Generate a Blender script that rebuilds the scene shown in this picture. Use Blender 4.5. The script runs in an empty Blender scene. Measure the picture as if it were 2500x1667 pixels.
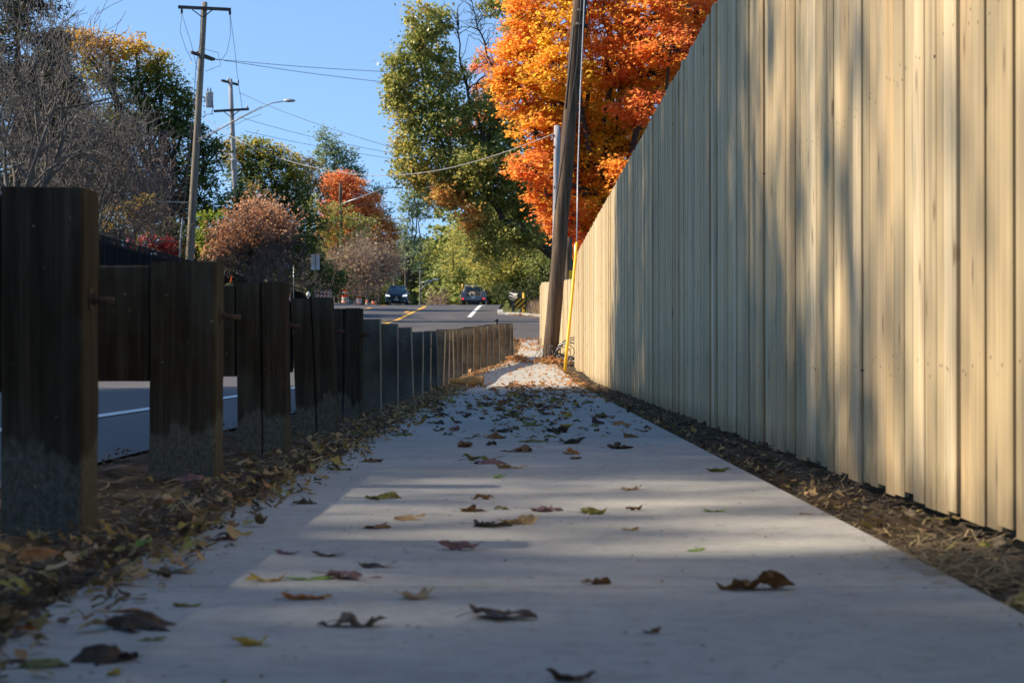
import bpy, math, random
import numpy as np
from mathutils import Vector, Matrix, noise
random.seed(7); rng = np.random.default_rng(7)
PI = math.pi; R = math.radians
sc = bpy.context.scene
C = sc.collection
F = 4600.0; VX = 1195.0; HY = 816.0; CH = 0.38

def P(x, y, d):
    return Vector(((x-VX)/F*d, d, CH+(HY-y)/F*d))

# ------------------------------------------------------------------ terrain
PR = [(-200,0),(28,0),(33,.07),(38,.14),(43,.2),(48,.38),(54,.62),(60,.88),(71,1.2),(85,1.62),(98,2.1),(110,2.68),(130,3.6),(150,4.17),(165,4.36),(185,4.3),(215,3.9),(260,3.4),(400,3.),(2000,3.)]
PX = [a for a, b in PR]; PZ = [b for a, b in PR]
_yy = np.arange(-200, 2000, .5); _zz = np.interp(_yy, PX, PZ)
_k = np.hanning(15); _k /= _k.sum()
_zs = np.convolve(np.pad(_zz, 7, mode='edge'), _k, mode='valid')
def base(y): return float(np.interp(y, _yy, _zs))
def sm(a, b, x):
    t = min(1, max(0, (x-a)/(b-a))); return t*t*(3-2*t)
def gz(x, y):
    z = base(y)
    if x < -12.6:
        pl = max(3.3*sm(25, 55, y), z+.1)
        z = z+(pl-z)*sm(-12.6, -15.6, x)
    if x > -1.3 and y > 99:
        z += 1.1*sm(-.3, 6, x)*sm(99, 106, y)
    if x > 1.3: z += 0.5*sm(1.4, 6, x)*(1-sm(58, 64, y))
    return z

# ------------------------------------------------------------------ helpers
def link(o, parent=None):
    C.objects.link(o)
    if parent is not None: o.parent = parent
    return o
def tag(o, label=None, cat=None, group=None, kind=None):
    if label: o['label'] = label
    if cat: o['category'] = cat
    if group: o['group'] = group
    if kind: o['kind'] = kind
    return o
def thing(name, label, cat, loc=(0,0,0), group=None):
    o = bpy.data.objects.new(name, None); o.empty_display_size = .2
    C.objects.link(o); o.location = loc
    return tag(o, label, cat, group)

class MB:
    """collects geometry in world coordinates; build() makes ONE mesh object"""
    def __init__(s): s.v = []; s.f = []; s.t = []
    def add(s, vs, fs, tint=0.):
        n = len(s.v); s.v += [tuple(v) for v in vs]
        s.f += [tuple(i+n for i in f) for f in fs]; s.t += [tint]*len(fs)
    def box(s, c, size, rz=0, tint=0., M=None):
        hx, hy, hz = size[0]/2, size[1]/2, size[2]/2
        m = M if M is not None else Matrix.Rotation(rz, 3, 'Z')
        c = Vector(c)
        vs = [c+m@Vector((a*hx, b*hy, e*hz)) for a, b, e in ((-1,-1,-1),(1,-1,-1),(1,1,-1),(-1,1,-1),(-1,-1,1),(1,-1,1),(1,1,1),(-1,1,1))]
        s.add(vs, [(0,3,2,1),(4,5,6,7),(0,1,5,4),(1,2,6,5),(2,3,7,6),(3,0,4,7)], tint)
    def tube(s, pts, rad, n=8, caps=True, tint=0.):
        pts = [Vector(p) for p in pts]
        if not hasattr(rad, '__len__'): rad = [rad]*len(pts)
        up = None; vs = []
        for i, p in enumerate(pts):
            t = (pts[min(i+1, len(pts)-1)]-pts[max(i-1, 0)])
            if t.length < 1e-9: t = Vector((0,0,1))
            t.normalize()
            if up is None:
                up = t.orthogonal()
            a = (up-t*up.dot(t))
            a = a.normalized() if a.length > 1e-6 else t.orthogonal().normalized()
            up = a; b = t.cross(a)
            for k in range(n):
                q = 2*PI*k/n
                vs.append(p+(a*math.cos(q)+b*math.sin(q))*rad[i])
        fs = []
        for i in range(len(pts)-1):
            for k in range(n):
                k2 = (k+1) % n
                fs.append((i*n+k, i*n+k2, (i+1)*n+k2, (i+1)*n+k))
        if caps:
            fs.append(tuple(range(n-1, -1, -1))); m = (len(pts)-1)*n
            fs.append(tuple(range(m, m+n)))
        s.add(vs, fs, tint)
    def lathe(s, c, prof, n=20, tint=0., closed=True):
        vs = []; fs = []
        for r, z in prof:
            for k in range(n):
                q = 2*PI*k/n; vs.append((c[0]+r*math.cos(q), c[1]+r*math.sin(q), c[2]+z))
        for i in range(len(prof)-1):
            for k in range(n):
                k2 = (k+1) % n; fs.append((i*n+k, i*n+k2, (i+1)*n+k2, (i+1)*n+k))
        if closed:
            fs.append(tuple(range(n-1, -1, -1))); m = (len(prof)-1)*n; fs.append(tuple(range(m, m+n)))
        s.add(vs, fs, tint)
    def prism(s, poly, axis_vec, tint=0.):
        """poly: 3d points, extruded along axis_vec"""
        n = len(poly); a = Vector(axis_vec)
        vs = [Vector(p) for p in poly]+[Vector(p)+a for p in poly]
        fs = [tuple(range(n-1, -1, -1)), tuple(range(n, 2*n))]+[(i, (i+1) % n, (i+1) % n+n, i+n) for i in range(n)]
        s.add(vs, fs, tint)
    def build(s, name, mat, parent=None, smooth=False, bevel=0., loc=None):
        me = bpy.data.meshes.new(name)
        off = Vector(parent.location) if parent is not None else Vector((0,0,0))
        if parent is not None and parent.parent is not None: off = off+Vector(parent.parent.location)
        if loc is not None: off = Vector(loc)
        me.from_pydata([tuple(Vector(v)-off) for v in s.v], [], s.f)
        a = me.attributes.new('tint', 'FLOAT', 'FACE'); a.data.foreach_set('value', s.t)
        me.materials.append(mat)
        if smooth: me.polygons.foreach_set('use_smooth', [True]*len(me.polygons))
        me.update()
        o = bpy.data.objects.new(name, me)
        if loc is not None and parent is None: o.location = loc
        link(o, parent)
        if bevel > 0:
            m = o.modifiers.new('bevel', 'BEVEL'); m.width = bevel; m.segments = 2; m.limit_method = 'ANGLE'
        return o

def quads_object(name, V, tint, mat, parent=None, off=(0,0,0), nv=4):
    """V: (N*nv,3) array of faces with nv corners each"""
    N = len(V)//nv
    me = bpy.data.meshes.new(name)
    me.vertices.add(N*nv); me.vertices.foreach_set('co', (V-np.array(off)).astype(np.float32).ravel())
    me.loops.add(N*nv); me.loops.foreach_set('vertex_index', np.arange(N*nv, dtype=np.int32))
    me.polygons.add(N); me.polygons.foreach_set('loop_start', np.arange(0, N*nv, nv, dtype=np.int32))
    me.update(calc_edges=True)
    a = me.attributes.new('tint', 'FLOAT', 'FACE'); a.data.foreach_set('value', tint.astype(np.float32))
    me.materials.append(mat)
    o = bpy.data.objects.new(name, me); link(o, parent)
    return o

# ------------------------------------------------------------------ materials
def newmat(name):
    m = bpy.data.materials.new(name); m.use_nodes = True
    nt = m.node_tree; b = nt.nodes['Principled BSDF']
    return m, nt, b
def N(nt, typ, **kw):
    n = nt.nodes.new(typ)
    for k, v in kw.items():
        if k.startswith('i_'): n.inputs[k[2:].replace('_', ' ')].default_value = v
        else: setattr(n, k, v)
    return n
def ramp(nt, fac, stops):
    r = nt.nodes.new('ShaderNodeValToRGB'); e = r.color_ramp.elements
    while len(e) > 1: e.remove(e[-1])
    e[0].position = stops[0][0]; e[0].color = (*stops[0][1], 1)
    for p, c in stops[1:]:
        q = e.new(p); q.color = (*c, 1)
    nt.links.new(fac, r.inputs[0]); return r.outputs[0]
def coords(nt, scale=(1,1,1), kind='Object'):
    tc = N(nt, 'ShaderNodeTexCoord'); mp = N(nt, 'ShaderNodeMapping'); mp.inputs['Scale'].default_value = scale
    nt.links.new(tc.outputs[kind], mp.inputs[0]); return mp.outputs[0]
def noisetex(nt, vec, scale, detail=4, rough=.55):
    n = N(nt, 'ShaderNodeTexNoise'); n.inputs['Scale'].default_value = scale; n.inputs['Detail'].default_value = detail
    n.inputs['Roughness'].default_value = rough; nt.links.new(vec, n.inputs['Vector']); return n.outputs['Fac']
def mixc(nt, a, b, fac, mode='MIX'):
    m = N(nt, 'ShaderNodeMix', data_type='RGBA', blend_type=mode)
    for k, v in ((0, fac), (6, a), (7, b)):
        if hasattr(v, 'is_linked') or isinstance(v, bpy.types.NodeSocket): nt.links.new(v, m.inputs[k])
        else: m.inputs[k].default_value = v if k == 0 else (*v, 1)
    return m.outputs[2]
def mth(nt, op, a, b=0., c=None, clamp=False):
    m = N(nt, 'ShaderNodeMath', operation=op); m.use_clamp = clamp
    for i, v in enumerate((a, b, c)):
        if v is None: continue
        if isinstance(v, bpy.types.NodeSocket): nt.links.new(v, m.inputs[i])
        else: m.inputs[i].default_value = v
    return m.outputs[0]
def bump(nt, b, h, strength=.3, dist=.01):
    n = N(nt, 'ShaderNodeBump'); n.inputs['Strength'].default_value = strength; n.inputs['Distance'].default_value = dist
    nt.links.new(h, n.inputs['Height']); nt.links.new(n.outputs[0], b.inputs['Normal'])
def plain(name, col, rough=.6, metal=0., var=.25, scale=6., spec=.4):
    m, nt, b = newmat(name)
    v = noisetex(nt, coords(nt), scale, 5)
    lo = tuple(c*(1-var) for c in col); hi = tuple(min(1, c*(1+var)) for c in col)
    nt.links.new(ramp(nt, v, [(.3, lo), (.7, hi)]), b.inputs['Base Color'])
    b.inputs['Roughness'].default_value = rough; b.inputs['Metallic'].default_value = metal
    b.inputs['Specular IOR Level'].default_value = spec
    return m
def leafmat(name, stops, trans=.45, rough=.5):
    m, nt, b = newmat(name)
    at = N(nt, 'ShaderNodeAttribute'); at.attribute_name = 'tint'
    col = ramp(nt, at.outputs['Fac'], stops)
    nt.links.new(col, b.inputs['Base Color']); b.inputs['Roughness'].default_value = rough
    b.inputs['Specular IOR Level'].default_value = .35
    tr = N(nt, 'ShaderNodeBsdfTranslucent'); nt.links.new(mixc(nt, col, (1,.9,.4), .12), tr.inputs[0])
    mx = N(nt, 'ShaderNodeMixShader'); mx.inputs[0].default_value = trans
    nt.links.new(b.outputs[0], mx.inputs[1]); nt.links.new(tr.outputs[0], mx.inputs[2])
    nt.links.new(mx.outputs[0], nt.nodes['Material Output'].inputs[0])
    return m

# tall fence: fresh pine
def mat_fence():
    m, nt, b = newmat('pine_boards')
    at = N(nt, 'ShaderNodeAttribute'); at.attribute_name = 'tint'
    tc = N(nt, 'ShaderNodeTexCoord'); off = N(nt, 'ShaderNodeCombineXYZ')
    nt.links.new(mth(nt, 'MULTIPLY', at.outputs['Fac'], 37.), off.inputs[2])
    vv = N(nt, 'ShaderNodeVectorMath', operation='ADD'); nt.links.new(tc.outputs['Object'], vv.inputs[0]); nt.links.new(off.outputs[0], vv.inputs[1])
    def mp(s):
        q = N(nt, 'ShaderNodeMapping'); q.inputs['Scale'].default_value = s; nt.links.new(vv.outputs[0], q.inputs[0]); return q.outputs[0]
    col = ramp(nt, at.outputs['Fac'], [(0, (.38,.26,.125)), (.17, (.62,.49,.29)), (.34, (.36,.29,.17)), (.5, (.56,.42,.23)), (.67, (.42,.34,.20)), (.84, (.66,.54,.35)), (1, (.47,.33,.17))])
    g = noisetex(nt, mp((60, 60, 1.2)), 1., 5, .6)
    col = mixc(nt, col, (.25,.165,.085), mth(nt, 'MULTIPLY', ramp(nt, g, [(.42, (0,0,0)), (.66, (1,1,1))]), .55))
    # knots and dark weeping streaks
    s0 = N(nt, 'ShaderNodeSeparateXYZ'); nt.links.new(mp((5.2, 5.2, 1.5)), s0.inputs[0]); c0_ = N(nt, 'ShaderNodeCombineXYZ'); nt.links.new(s0.outputs[1], c0_.inputs[0]); nt.links.new(s0.outputs[2], c0_.inputs[1])
    vo = N(nt, 'ShaderNodeTexVoronoi', voronoi_dimensions='2D'); vo.inputs['Scale'].default_value = 1.; nt.links.new(c0_.outputs[0], vo.inputs['Vector'])
    kn = ramp(nt, vo.outputs['Distance'], [(.03, (1,1,1)), (.055, (.25,.25,.25)), (.16, (0,0,0))])
    col = mixc(nt, col, (.10,.055,.03), mth(nt, 'MULTIPLY', kn, .8))
    s2 = noisetex(nt, mp((16, 16, 1.6)), 1., 3, .5)
    col = mixc(nt, col, (.16,.14,.10), mth(nt, 'MULTIPLY', ramp(nt, s2, [(.58, (0,0,0)), (.70, (1,1,1))]), .6))
    # green treated tinge
    s3 = noisetex(nt, mp((3, 3, .5)), 1., 3, .5)
    col = mixc(nt, col, (.48,.38,.22), mth(nt, 'MULTIPLY', ramp(nt, s3, [(.42, (0,0,0)), (.7, (1,1,1))]), .4))
    sz_ = N(nt, 'ShaderNodeSeparateXYZ'); nt.links.new(tc.outputs['Object'], sz_.inputs[0]); bands = None
    for zc_ in (.35, 1.15, 1.95):
        q_ = mth(nt, 'LESS_THAN', mth(nt, 'ABSOLUTE', mth(nt, 'SUBTRACT', sz_.outputs['Z'], zc_)), .035); bands = q_ if bands is None else mth(nt, 'ADD', bands, q_)
    s1 = N(nt, 'ShaderNodeSeparateXYZ'); nt.links.new(tc.outputs['Object'], s1.inputs[0]); c1_ = N(nt, 'ShaderNodeCombineXYZ'); nt.links.new(s1.outputs[1], c1_.inputs[0]); nt.links.new(s1.outputs[2], c1_.inputs[1])
    vn = N(nt, 'ShaderNodeTexVoronoi', voronoi_dimensions='2D'); vn.inputs['Scale'].default_value = 15.; nt.links.new(c1_.outputs[0], vn.inputs['Vector'])
    col = mixc(nt, col, (.05,.04,.035), mth(nt, 'MULTIPLY', mth(nt, 'LESS_THAN', vn.outputs['Distance'], .065), bands))
    fz = noisetex(nt, mp((20, 20, 6)), 1., 3, .6)
    foot = mth(nt, 'SUBTRACT', mth(nt, 'MULTIPLY', fz, .22), sz_.outputs['Z'])
    col = mixc(nt, col, (.20,.15,.09), mth(nt, 'MULTIPLY', ramp(nt, foot, [(.0, (0,0,0)), (.10, (1,1,1))]), .7))
    # dirt at the foot
    sx = N(nt, 'ShaderNodeSeparateXYZ'); nt.links.new(tc.outputs['Object'], sx.inputs[0])
    nt.links.new(col, b.inputs['Base Color']); b.inputs['Roughness'].default_value = .75; b.inputs['Specular IOR Level'].default_value = .2
    bump(nt, b, g, .15, .003)
    return m
M_FENCE = mat_fence()
M_DKPINE = plain('shaded_pine', (.10,.07,.04), .9)

def mat_post():
    m, nt, b = newmat('weathered_post')
    tc = N(nt, 'ShaderNodeTexCoord')
    g = noisetex(nt, coords(nt, (38, 38, 1.3)), 1., 8, .75)
    g2 = noisetex(nt, coords(nt, (14, 14, 1.1)), 1., 3, .6)
    col = ramp(nt, g, [(.3, (.015,.012,.009)), (.5, (.042,.036,.027)), (.75, (.10,.086,.066))])
    col = mixc(nt, col, (.03,.025,.02), mth(nt, 'MULTIPLY', ramp(nt, g2, [(.5, (0,0,0)), (.62, (1,1,1))]), .6))
    g3 = noisetex(nt, coords(nt, (5, 5, 3)), 1., 4, .6)
    col = mixc(nt, col, (.075,.085,.07), mth(nt, 'MULTIPLY', ramp(nt, g3, [(.5, (0,0,0)), (.72, (1,1,1))]), .6))
    # splashed dried mud with a ragged slanting upper edge
    sx = N(nt, 'ShaderNodeSeparateXYZ'); nt.links.new(tc.outputs['Object'], sx.inputs[0])
    e = noisetex(nt, coords(nt, (9, 9, 9)), 1., 6, .7)
    e2 = noisetex(nt, coords(nt, (8, 2., .5)), 1., 3, .6)
    h = mth(nt, 'ADD', sx.outputs['Z'], mth(nt, 'MULTIPLY', e2, .46))
    h = mth(nt, 'SUBTRACT', mth(nt, 'ADD', h, mth(nt, 'MULTIPLY', e, .10)), .27)
    mask = ramp(nt, h, [(.16, (1,1,1)), (.185, (0,0,0))])
    sp = noisetex(nt, coords(nt, (1,1,.6)), 110., 5, .8)
    dust = ramp(nt, sp, [(.38, (.06,.065,.058)), (.66, (.18,.19,.17))])
    col = mixc(nt, col, dust, mth(nt, 'MULTIPLY', mask, .7))
    w = noisetex(nt, coords(nt, (1,1,1)), 60., 1, .5)
    col = mixc(nt, col, (.3,.32,.28), mth(nt, 'MULTIPLY', ramp(nt, w, [(.76, (0,0,0)), (.8, (1,1,1))]), .5))
    nt.links.new(col, b.inputs['Base Color']); b.inputs['Roughness'].default_value = .9; b.inputs['Specular IOR Level'].default_value = .15
    bump(nt, b, g, .6, .006)
    return m
M_POST = mat_post()

def mat_steel():
    m, nt, b = newmat('galvanised_steel')
    v = noisetex(nt, coords(nt, (1,1,.5)), 9., 6, .7)
    v2 = noisetex(nt, coords(nt, (1,1,.2)), 30., 3, .7)
    col = ramp(nt, v, [(.3, (.07,.075,.068)), (.6, (.15,.145,.12)), (.75, (.22,.20,.16))])
    col = mixc(nt, col, (.16,.11,.06), mth(nt, 'MULTIPLY', ramp(nt, v2, [(.6, (0,0,0)), (.75, (1,1,1))]), .6))
    nt.links.new(col, b.inputs['Base Color']); b.inputs['Roughness'].default_value = .62; b.inputs['Metallic'].default_value = .35
    return m
M_STEEL = mat_steel()
M_ZINCLIT = plain('bright_zinc_edge', (.33,.30,.25), .6, .2, .2, 20.)  # paler colour paints bounce light onto the right-hand flanges of the steel posts
M_STEELR = plain('dusty_tan_steel', (.30,.22,.13), .75, .1, .35, 7.)  # tan colour for the farther guardrail posts

def mat_concrete():
    m, nt, b = newmat('broomed_concrete')
    co = coords(nt)
    a = noisetex(nt, co, 1.3, 6, .6); f = noisetex(nt, co, 120., 3, .7); f2 = noisetex(nt, co, 22., 5, .7)
    col = ramp(nt, a, [(.3, (.33,.325,.305)), (.7, (.46,.45,.42))])
    col = mixc(nt, col, (.26,.24,.21), mth(nt, 'MULTIPLY', ramp(nt, f2, [(.45, (0,0,0)), (.75, (1,1,1))]), .6))
    col = mixc(nt, col, (.07,.06,.05), mth(nt, 'MULTIPLY', ramp(nt, f, [(.62, (0,0,0)), (.69, (1,1,1))]), .75))
    st_ = noisetex(nt, coords(nt, (1.6, 3, 1)), 2.2, 6, .75); col = mixc(nt, col, (.25,.24,.22), mth(nt, 'MULTIPLY', ramp(nt, st_, [(.52, (0,0,0)), (.66, (1,1,1))]), .4)); f3 = noisetex(nt, co, 38., 2, .5); col = mixc(nt, col, (.10,.08,.06), mth(nt, 'MULTIPLY', ramp(nt, f3, [(.70, (0,0,0)), (.73, (1,1,1))]), .8))
    br = noisetex(nt, coords(nt, (3, 260, 1)), 1., 3, .6)
    hh = mth(nt, 'ADD', mth(nt, 'MULTIPLY', br, .6), mth(nt, 'MULTIPLY', f2, .8))
    nt.links.new(col, b.inputs['Base Color']); b.inputs['Roughness'].default_value = .85; b.inputs['Specular IOR Level'].default_value = .25
    bump(nt, b, hh, .8, .005)
    return m
M_CONC = mat_concrete()

def mat_asphalt():
    m, nt, b = newmat('asphalt')
    co = coords(nt)
    a = noisetex(nt, coords(nt, (1, .15, 1)), .9, 5, .6); f = noisetex(nt, co, 90., 3, .7)
    col = ramp(nt, a, [(.3, (.062,.058,.058)), (.7, (.095,.088,.088))])
    col = mixc(nt, col, (.16,.155,.15), mth(nt, 'MULTIPLY', ramp(nt, f, [(.55, (0,0,0)), (.7, (1,1,1))]), .35))
    nt.links.new(col, b.inputs['Base Color']); b.inputs['Roughness'].default_value = .75; b.inputs['Specular IOR Level'].default_value = .35
    bump(nt, b, f, .4, .004)
    return m
M_ASPH = mat_asphalt()

def mat_soil(name, c1, c2, c3, sc_=1.):
    m, nt, b = newmat(name)
    co = coords(nt)
    a = noisetex(nt, co, 6.*sc_, 8, .7); f = noisetex(nt, co, 70.*sc_, 4, .7)
    col = ramp(nt, a, [(.3, c1), (.5, c2), (.72, c3)])
    col = mixc(nt, col, tuple(min(1, x*2.2) for x in c3), mth(nt, 'MULTIPLY', ramp(nt, f, [(.6, (0,0,0)), (.75, (1,1,1))]), .4))
    nt.links.new(col, b.inputs['Base Color']); b.inputs['Roughness'].default_value = .95; b.inputs['Specular IOR Level'].default_value = .1
    bump(nt, b, mth(nt, 'ADD', a, mth(nt, 'MULTIPLY', f, .4)), .9, .02)
    return m
M_SOIL = mat_soil('soil', (.035,.027,.02), (.075,.057,.04), (.13,.10,.07))
M_GROUND = mat_soil('grass_ground', (.035,.04,.012), (.07,.075,.025), (.13,.11,.05), .3)
M_GRASSY = leafmat('grass_blades', [(0, (.08,.13,.03)), (.5, (.20,.24,.06)), (1, (.40,.34,.14))], .3)
M_STONE = plain('stones', (.12,.095,.07), .95, 0, .7, 30., .1)
M_WHITE = plain('white_road_paint', (.72,.72,.70), .7, 0, .12, 30.)
M_YELLOW = plain('yellow_road_paint', (.75,.40,.03), .7, 0, .15, 30.)
M_BARK = plain('bark', (.055,.043,.035), .95, 0, .5, 8.)
M_TWIG = plain('grey_twigs', (.13,.115,.105), .9, 0, .4, 4.)
M_TWIGP = plain('pinkish_twigs', (.24,.175,.15), .9, 0, .35, 4.)
def mat_pole(name, c1, c2, c3):
    m, nt, b = newmat(name)
    g = noisetex(nt, coords(nt, (22, 22, .9)), 1., 6, .65)
    nt.links.new(ramp(nt, g, [(.3, c1), (.5, c2), (.75, c3)]), b.inputs['Base Color'])
    b.inputs['Roughness'].default_value = .9; bump(nt, b, g, .8, .015); return m
M_POLEB = mat_pole('brown_pole_wood', (.02,.013,.008), (.09,.058,.036), (.21,.14,.088))
M_POLEG = mat_pole('grey_pole_wood', (.10,.085,.065), (.20,.175,.14), (.30,.27,.22))
M_POLEL = mat_pole('silver_pole_wood', (.22,.21,.22), (.34,.33,.34), (.45,.44,.45))
M_DKWOOD = plain('dark_crossarm_wood', (.07,.06,.05), .9, 0, .3, 5.)
M_WIRE = plain('black_cable', (.03,.03,.035), .6)
M_OLDW = plain('old_grey_wire', (.13,.125,.12), .6, .3)
M_WIREW = plain('pale_cable', (.32,.32,.32), .5)
M_GALV = plain('grey_steel', (.42,.44,.46), .45, .5, .15, 12.)
M_TRANSF = plain('transformer_paint', (.42,.44,.46), .5, 0, .12, 6.)
M_YPLAS = plain('yellow_plastic', (.80,.48,.02), .45, 0, .08, 8.)
M_BLACK = plain('black_metal', (.010,.012,.015), .6, .0, .3, 8., .15)
M_SHADESHEET = plain('black_screen_cloth', (.008,.010,.012), .9, 0, .3, 5., .1)
M_ORANGE = plain('orange_plastic', (.80,.13,.02), .5, 0, .1, 8.)
M_WREFL = plain('white_reflective', (.75,.73,.70), .45, 0, .08, 8.)
M_RUB = plain('black_rubber', (.015,.015,.015), .85)
M_CARP = plain('dark_blue_car_paint', (.03,.06,.10), .18, .3, .05, 5., .7)
M_GLASS = plain('car_glass', (.02,.05,.085), .08, 0, .05, 5., .8)
M_CHROME = plain('chrome', (.7,.72,.74), .15, .9, .05, 5.)
M_TRUCKP = plain('white_truck_paint', (.24,.24,.24), .4, 0, .1, 5.)
M_RUST = plain('rusty_iron', (.09,.065,.05), .8, .2, .5, 40.)
M_DARKP = plain('dark_plastic', (.02,.02,.022), .6)
M_REDL = plain('red_lens', (.55,.02,.02), .3)
M_PAPER = plain('brown_paper', (.42,.24,.09), .85, 0, .3, 14.)
M_AMBER = plain('amber_plastic', (.8,.35,.03), .4)
m, nt, b = newmat('brake_lamp_lit'); b.inputs['Base Color'].default_value = (.5,.02,.02,1); b.inputs['Emission Color'].default_value = (1,.03,.03,1); b.inputs['Emission Strength'].default_value = .8; M_BRAKE = m
m, nt, b = newmat('headlamp_lit'); b.inputs['Emission Color'].default_value = (.9,.95,1,1); b.inputs['Emission Strength'].default_value = .6
b.inputs['Base Color'].default_value = (.8,.85,.9,1); M_HEAD = m

# ------------------------------------------------------------------ setting
def sheet(name, mat, xs, ys, zf, label=None, kind='structure', cat=None):
    mb = MB(); nx = len(xs); vs = []
    for y in ys:
        for x in xs:
            xx = x(y) if callable(x) else x
            vs.append((xx, y, zf(xx, y)))
    fs = [(j*nx+i, j*nx+i+1, (j+1)*nx+i+1, (j+1)*nx+i) for j in range(len(ys)-1) for i in range(nx-1)]
    mb.add(vs, fs); o = mb.build(name, mat, None, smooth=True)
    return tag(o, label, cat, None, kind)
ysc = list(np.arange(-40, 60, 2.))+list(np.arange(60, 240, 4.))+[240,260,300,400,600,1000,1600]
xsc = [-900,-400,-200,-100,-60,-40,-30,-24,-20,-18,-17,-16,-15.5,-15,-14.5,-14,-13.5,-13,-12.6,-12,-9,-6,-3,-1.6,-1.2,-.7,0,.7,1.3,2,3,4.5,6,9,14,20,30,50,100,200,400,900]
sheet('ground', M_GROUND, xsc, ysc, lambda x, y: gz(x, y)-.09, 'dull grassy ground under the whole place')
yr = list(np.arange(-20, 240, 1.))+[260,300,360]
def crown(x): return .012*(5.-abs(x+7.5))
def edgeR(y):   # right edge of the main road (flares at the side road)
    return -1.45 if y < 99 else -1.3
def gl(y):      # guardrail line (right faces of posts)
    return float(np.interp(y, GLY, GLX))
GLX_px = [-1007,-698,-545,-438,-358,-325,-282,-243,-225,-205,-190,-174,-164,-153,-144,-133.5,-122,-110,-88,-77,-62,-47,-36,-21,-15]
GLY = [4.02+1.77*i for i in range(25)]
GLX = [p/F*d for p, d in zip(GLX_px, GLY)]
for i in range(5, 25):   # smooth the row, measured values wander a little
    pass
_gx = np.array(GLX); GLX = list(np.concatenate([_gx[:2], np.convolve(_gx, [.25,.5,.25], mode='valid')[1:], _gx[-1:]]))
def roadR(y):
    if y < 30: return -1.5
    if y < 56: return max(-1.5, gl(min(y, 46.5))-.75)
    if y < 60: return gl(46.5)-.75
    return -1.3
sheet('road', M_ASPH, [-12.6,-9.3,-6,-3, lambda y: roadR(y)], yr, lambda x, y: base(y)+.0, 'dark asphalt main road climbing to a crest')
def sideN(x): return 59.5
def sideF(x):   # far kerb of the side road
    t = sm(-1.2, 3.5, x); return 108-12*t
mb = MB(); xs_ = list(np.arange(-1.3, 30, .5)); vs = []; n_ = 14
for x in xs_:
    for k in range(n_+1):
        y = sideN(x)+(sideF(x)-sideN(x))*k/n_; vs.append((x-.02, y, base(y)+.004))
mb.add(vs, [(i*(n_+1)+k, (i+1)*(n_+1)+k, (i+1)*(n_+1)+k+1, i*(n_+1)+k+1) for i in range(len(xs_)-1) for k in range(n_)])
tag(mb.build('side_road', M_ASPH, smooth=True), 'asphalt mouth of the side road beyond the guardrail end', kind='structure')
# kerb round the far corner of the side road
pts = [(-1.28, 114), (-1.27, 111)]+[(x, sideF(x)) for x in np.arange(-1.2, 20, .4)]
mb = MB(); vs = []; fs = []
for i, (x, y) in enumerate(pts):
    a = Vector(pts[max(i-1, 0)]); b_ = Vector(pts[min(i+1, len(pts)-1)]); t = (b_-a).normalized(); n = Vector((-t.y, t.x))*.30
    z = base(y); vs += [(x, y, z-.1), (x, y, z+.13), (x+n.x, y+n.y, z+.14), (x+n.x, y+n.y, z-.1)]
for i in range(len(pts)-1):
    for k in range(3): fs.append((i*4+k, i*4+4+k, i*4+5+k, i*4+1+k))
mb.add(vs, fs); tag(mb.build('kerb', M_CONC), 'pale concrete kerb curving round the far corner', kind='structure')
# left kerb and footway strip
mb = MB()
for y in np.arange(20, 230, 2.):
    mb.add([(-12.62, y, base(y)-.1), (-12.62, y, base(y)+.13), (-12.9, y, base(y)+.13), (-12.62, y+1.98, base(y+2)-.1), (-12.62, y+1.98, base(y+2)+.13), (-12.9, y+1.98, base(y+2)+.13)], [(0,1,4,3), (1,2,5,4)])
tag(mb.build('kerb', M_CONC), 'straight concrete kerb along the left side of the road', kind='structure')
# sidewalk slabs with tooled joints
def swL(y): return -.73 if y < 29 else float(np.interp(y, [29,36,42,48,54,60], [-.73,-.62,-.40,-.08,.0,.05]))
def swR(y): return .755 if y < 44 else float(np.interp(y, [44,52,56,60], [.755,.6,.5,.55]))
mb = MB(); y = -1.2; L = 1.5
while y < 58.9:
    y2 = min(y+L, 59.2); g = .006
    pr = [(y+g*.2, -.012), (y+g*1.6, -.002), (y+g*3, 0), ((y+y2)/2, 0), (y2-g*3, 0), (y2-g*1.6, -.002), (y2-g*.2, -.012)]
    vs = []; nx = 9
    for yy, dz in pr:
        l, r = swL(yy), swR(yy)
        for i in range(nx):
            t = i/(nx-1); ez = -.008 if i in (0, nx-1) else 0
            if i == 0: xx = l
            elif i == 1: xx = l+.015
            elif i == nx-1: xx = r
            elif i == nx-2: xx = r-.015
            else: xx = l+(r-l)*t
            vs.append((xx, yy, base(yy)+dz+ez))
    k = len(pr); vs += [(swL(p[0]), p[0], base(p[0])-.12) for p in pr]+[(swR(p[0]), p[0], base(p[0])-.12) for p in pr]
    fs = [(j*nx+i, j*nx+i+1, (j+1)*nx+i+1, (j+1)*nx+i) for j in range(k-1) for i in range(nx-1)]
    b0 = k*nx
    fs += [(b0+j, j*nx, (j+1)*nx, b0+j+1) for j in range(k-1)]+[((j)*nx+nx-1, b0+k+j, b0+k+j+1, (j+1)*nx+nx-1) for j in range(k-1)]
    mb.add(vs, fs); y = y2
tag(mb.build('sidewalk', M_CONC), 'pale concrete sidewalk of square slabs', kind='structure')
# bedding seen in the joints
sheet('sidewalk_base', M_SOIL, [lambda y: swL(y)+.01, lambda y: swR(y)-.01], list(np.arange(-1, 59, 1.)), lambda x, y: base(y)-.014)
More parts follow.
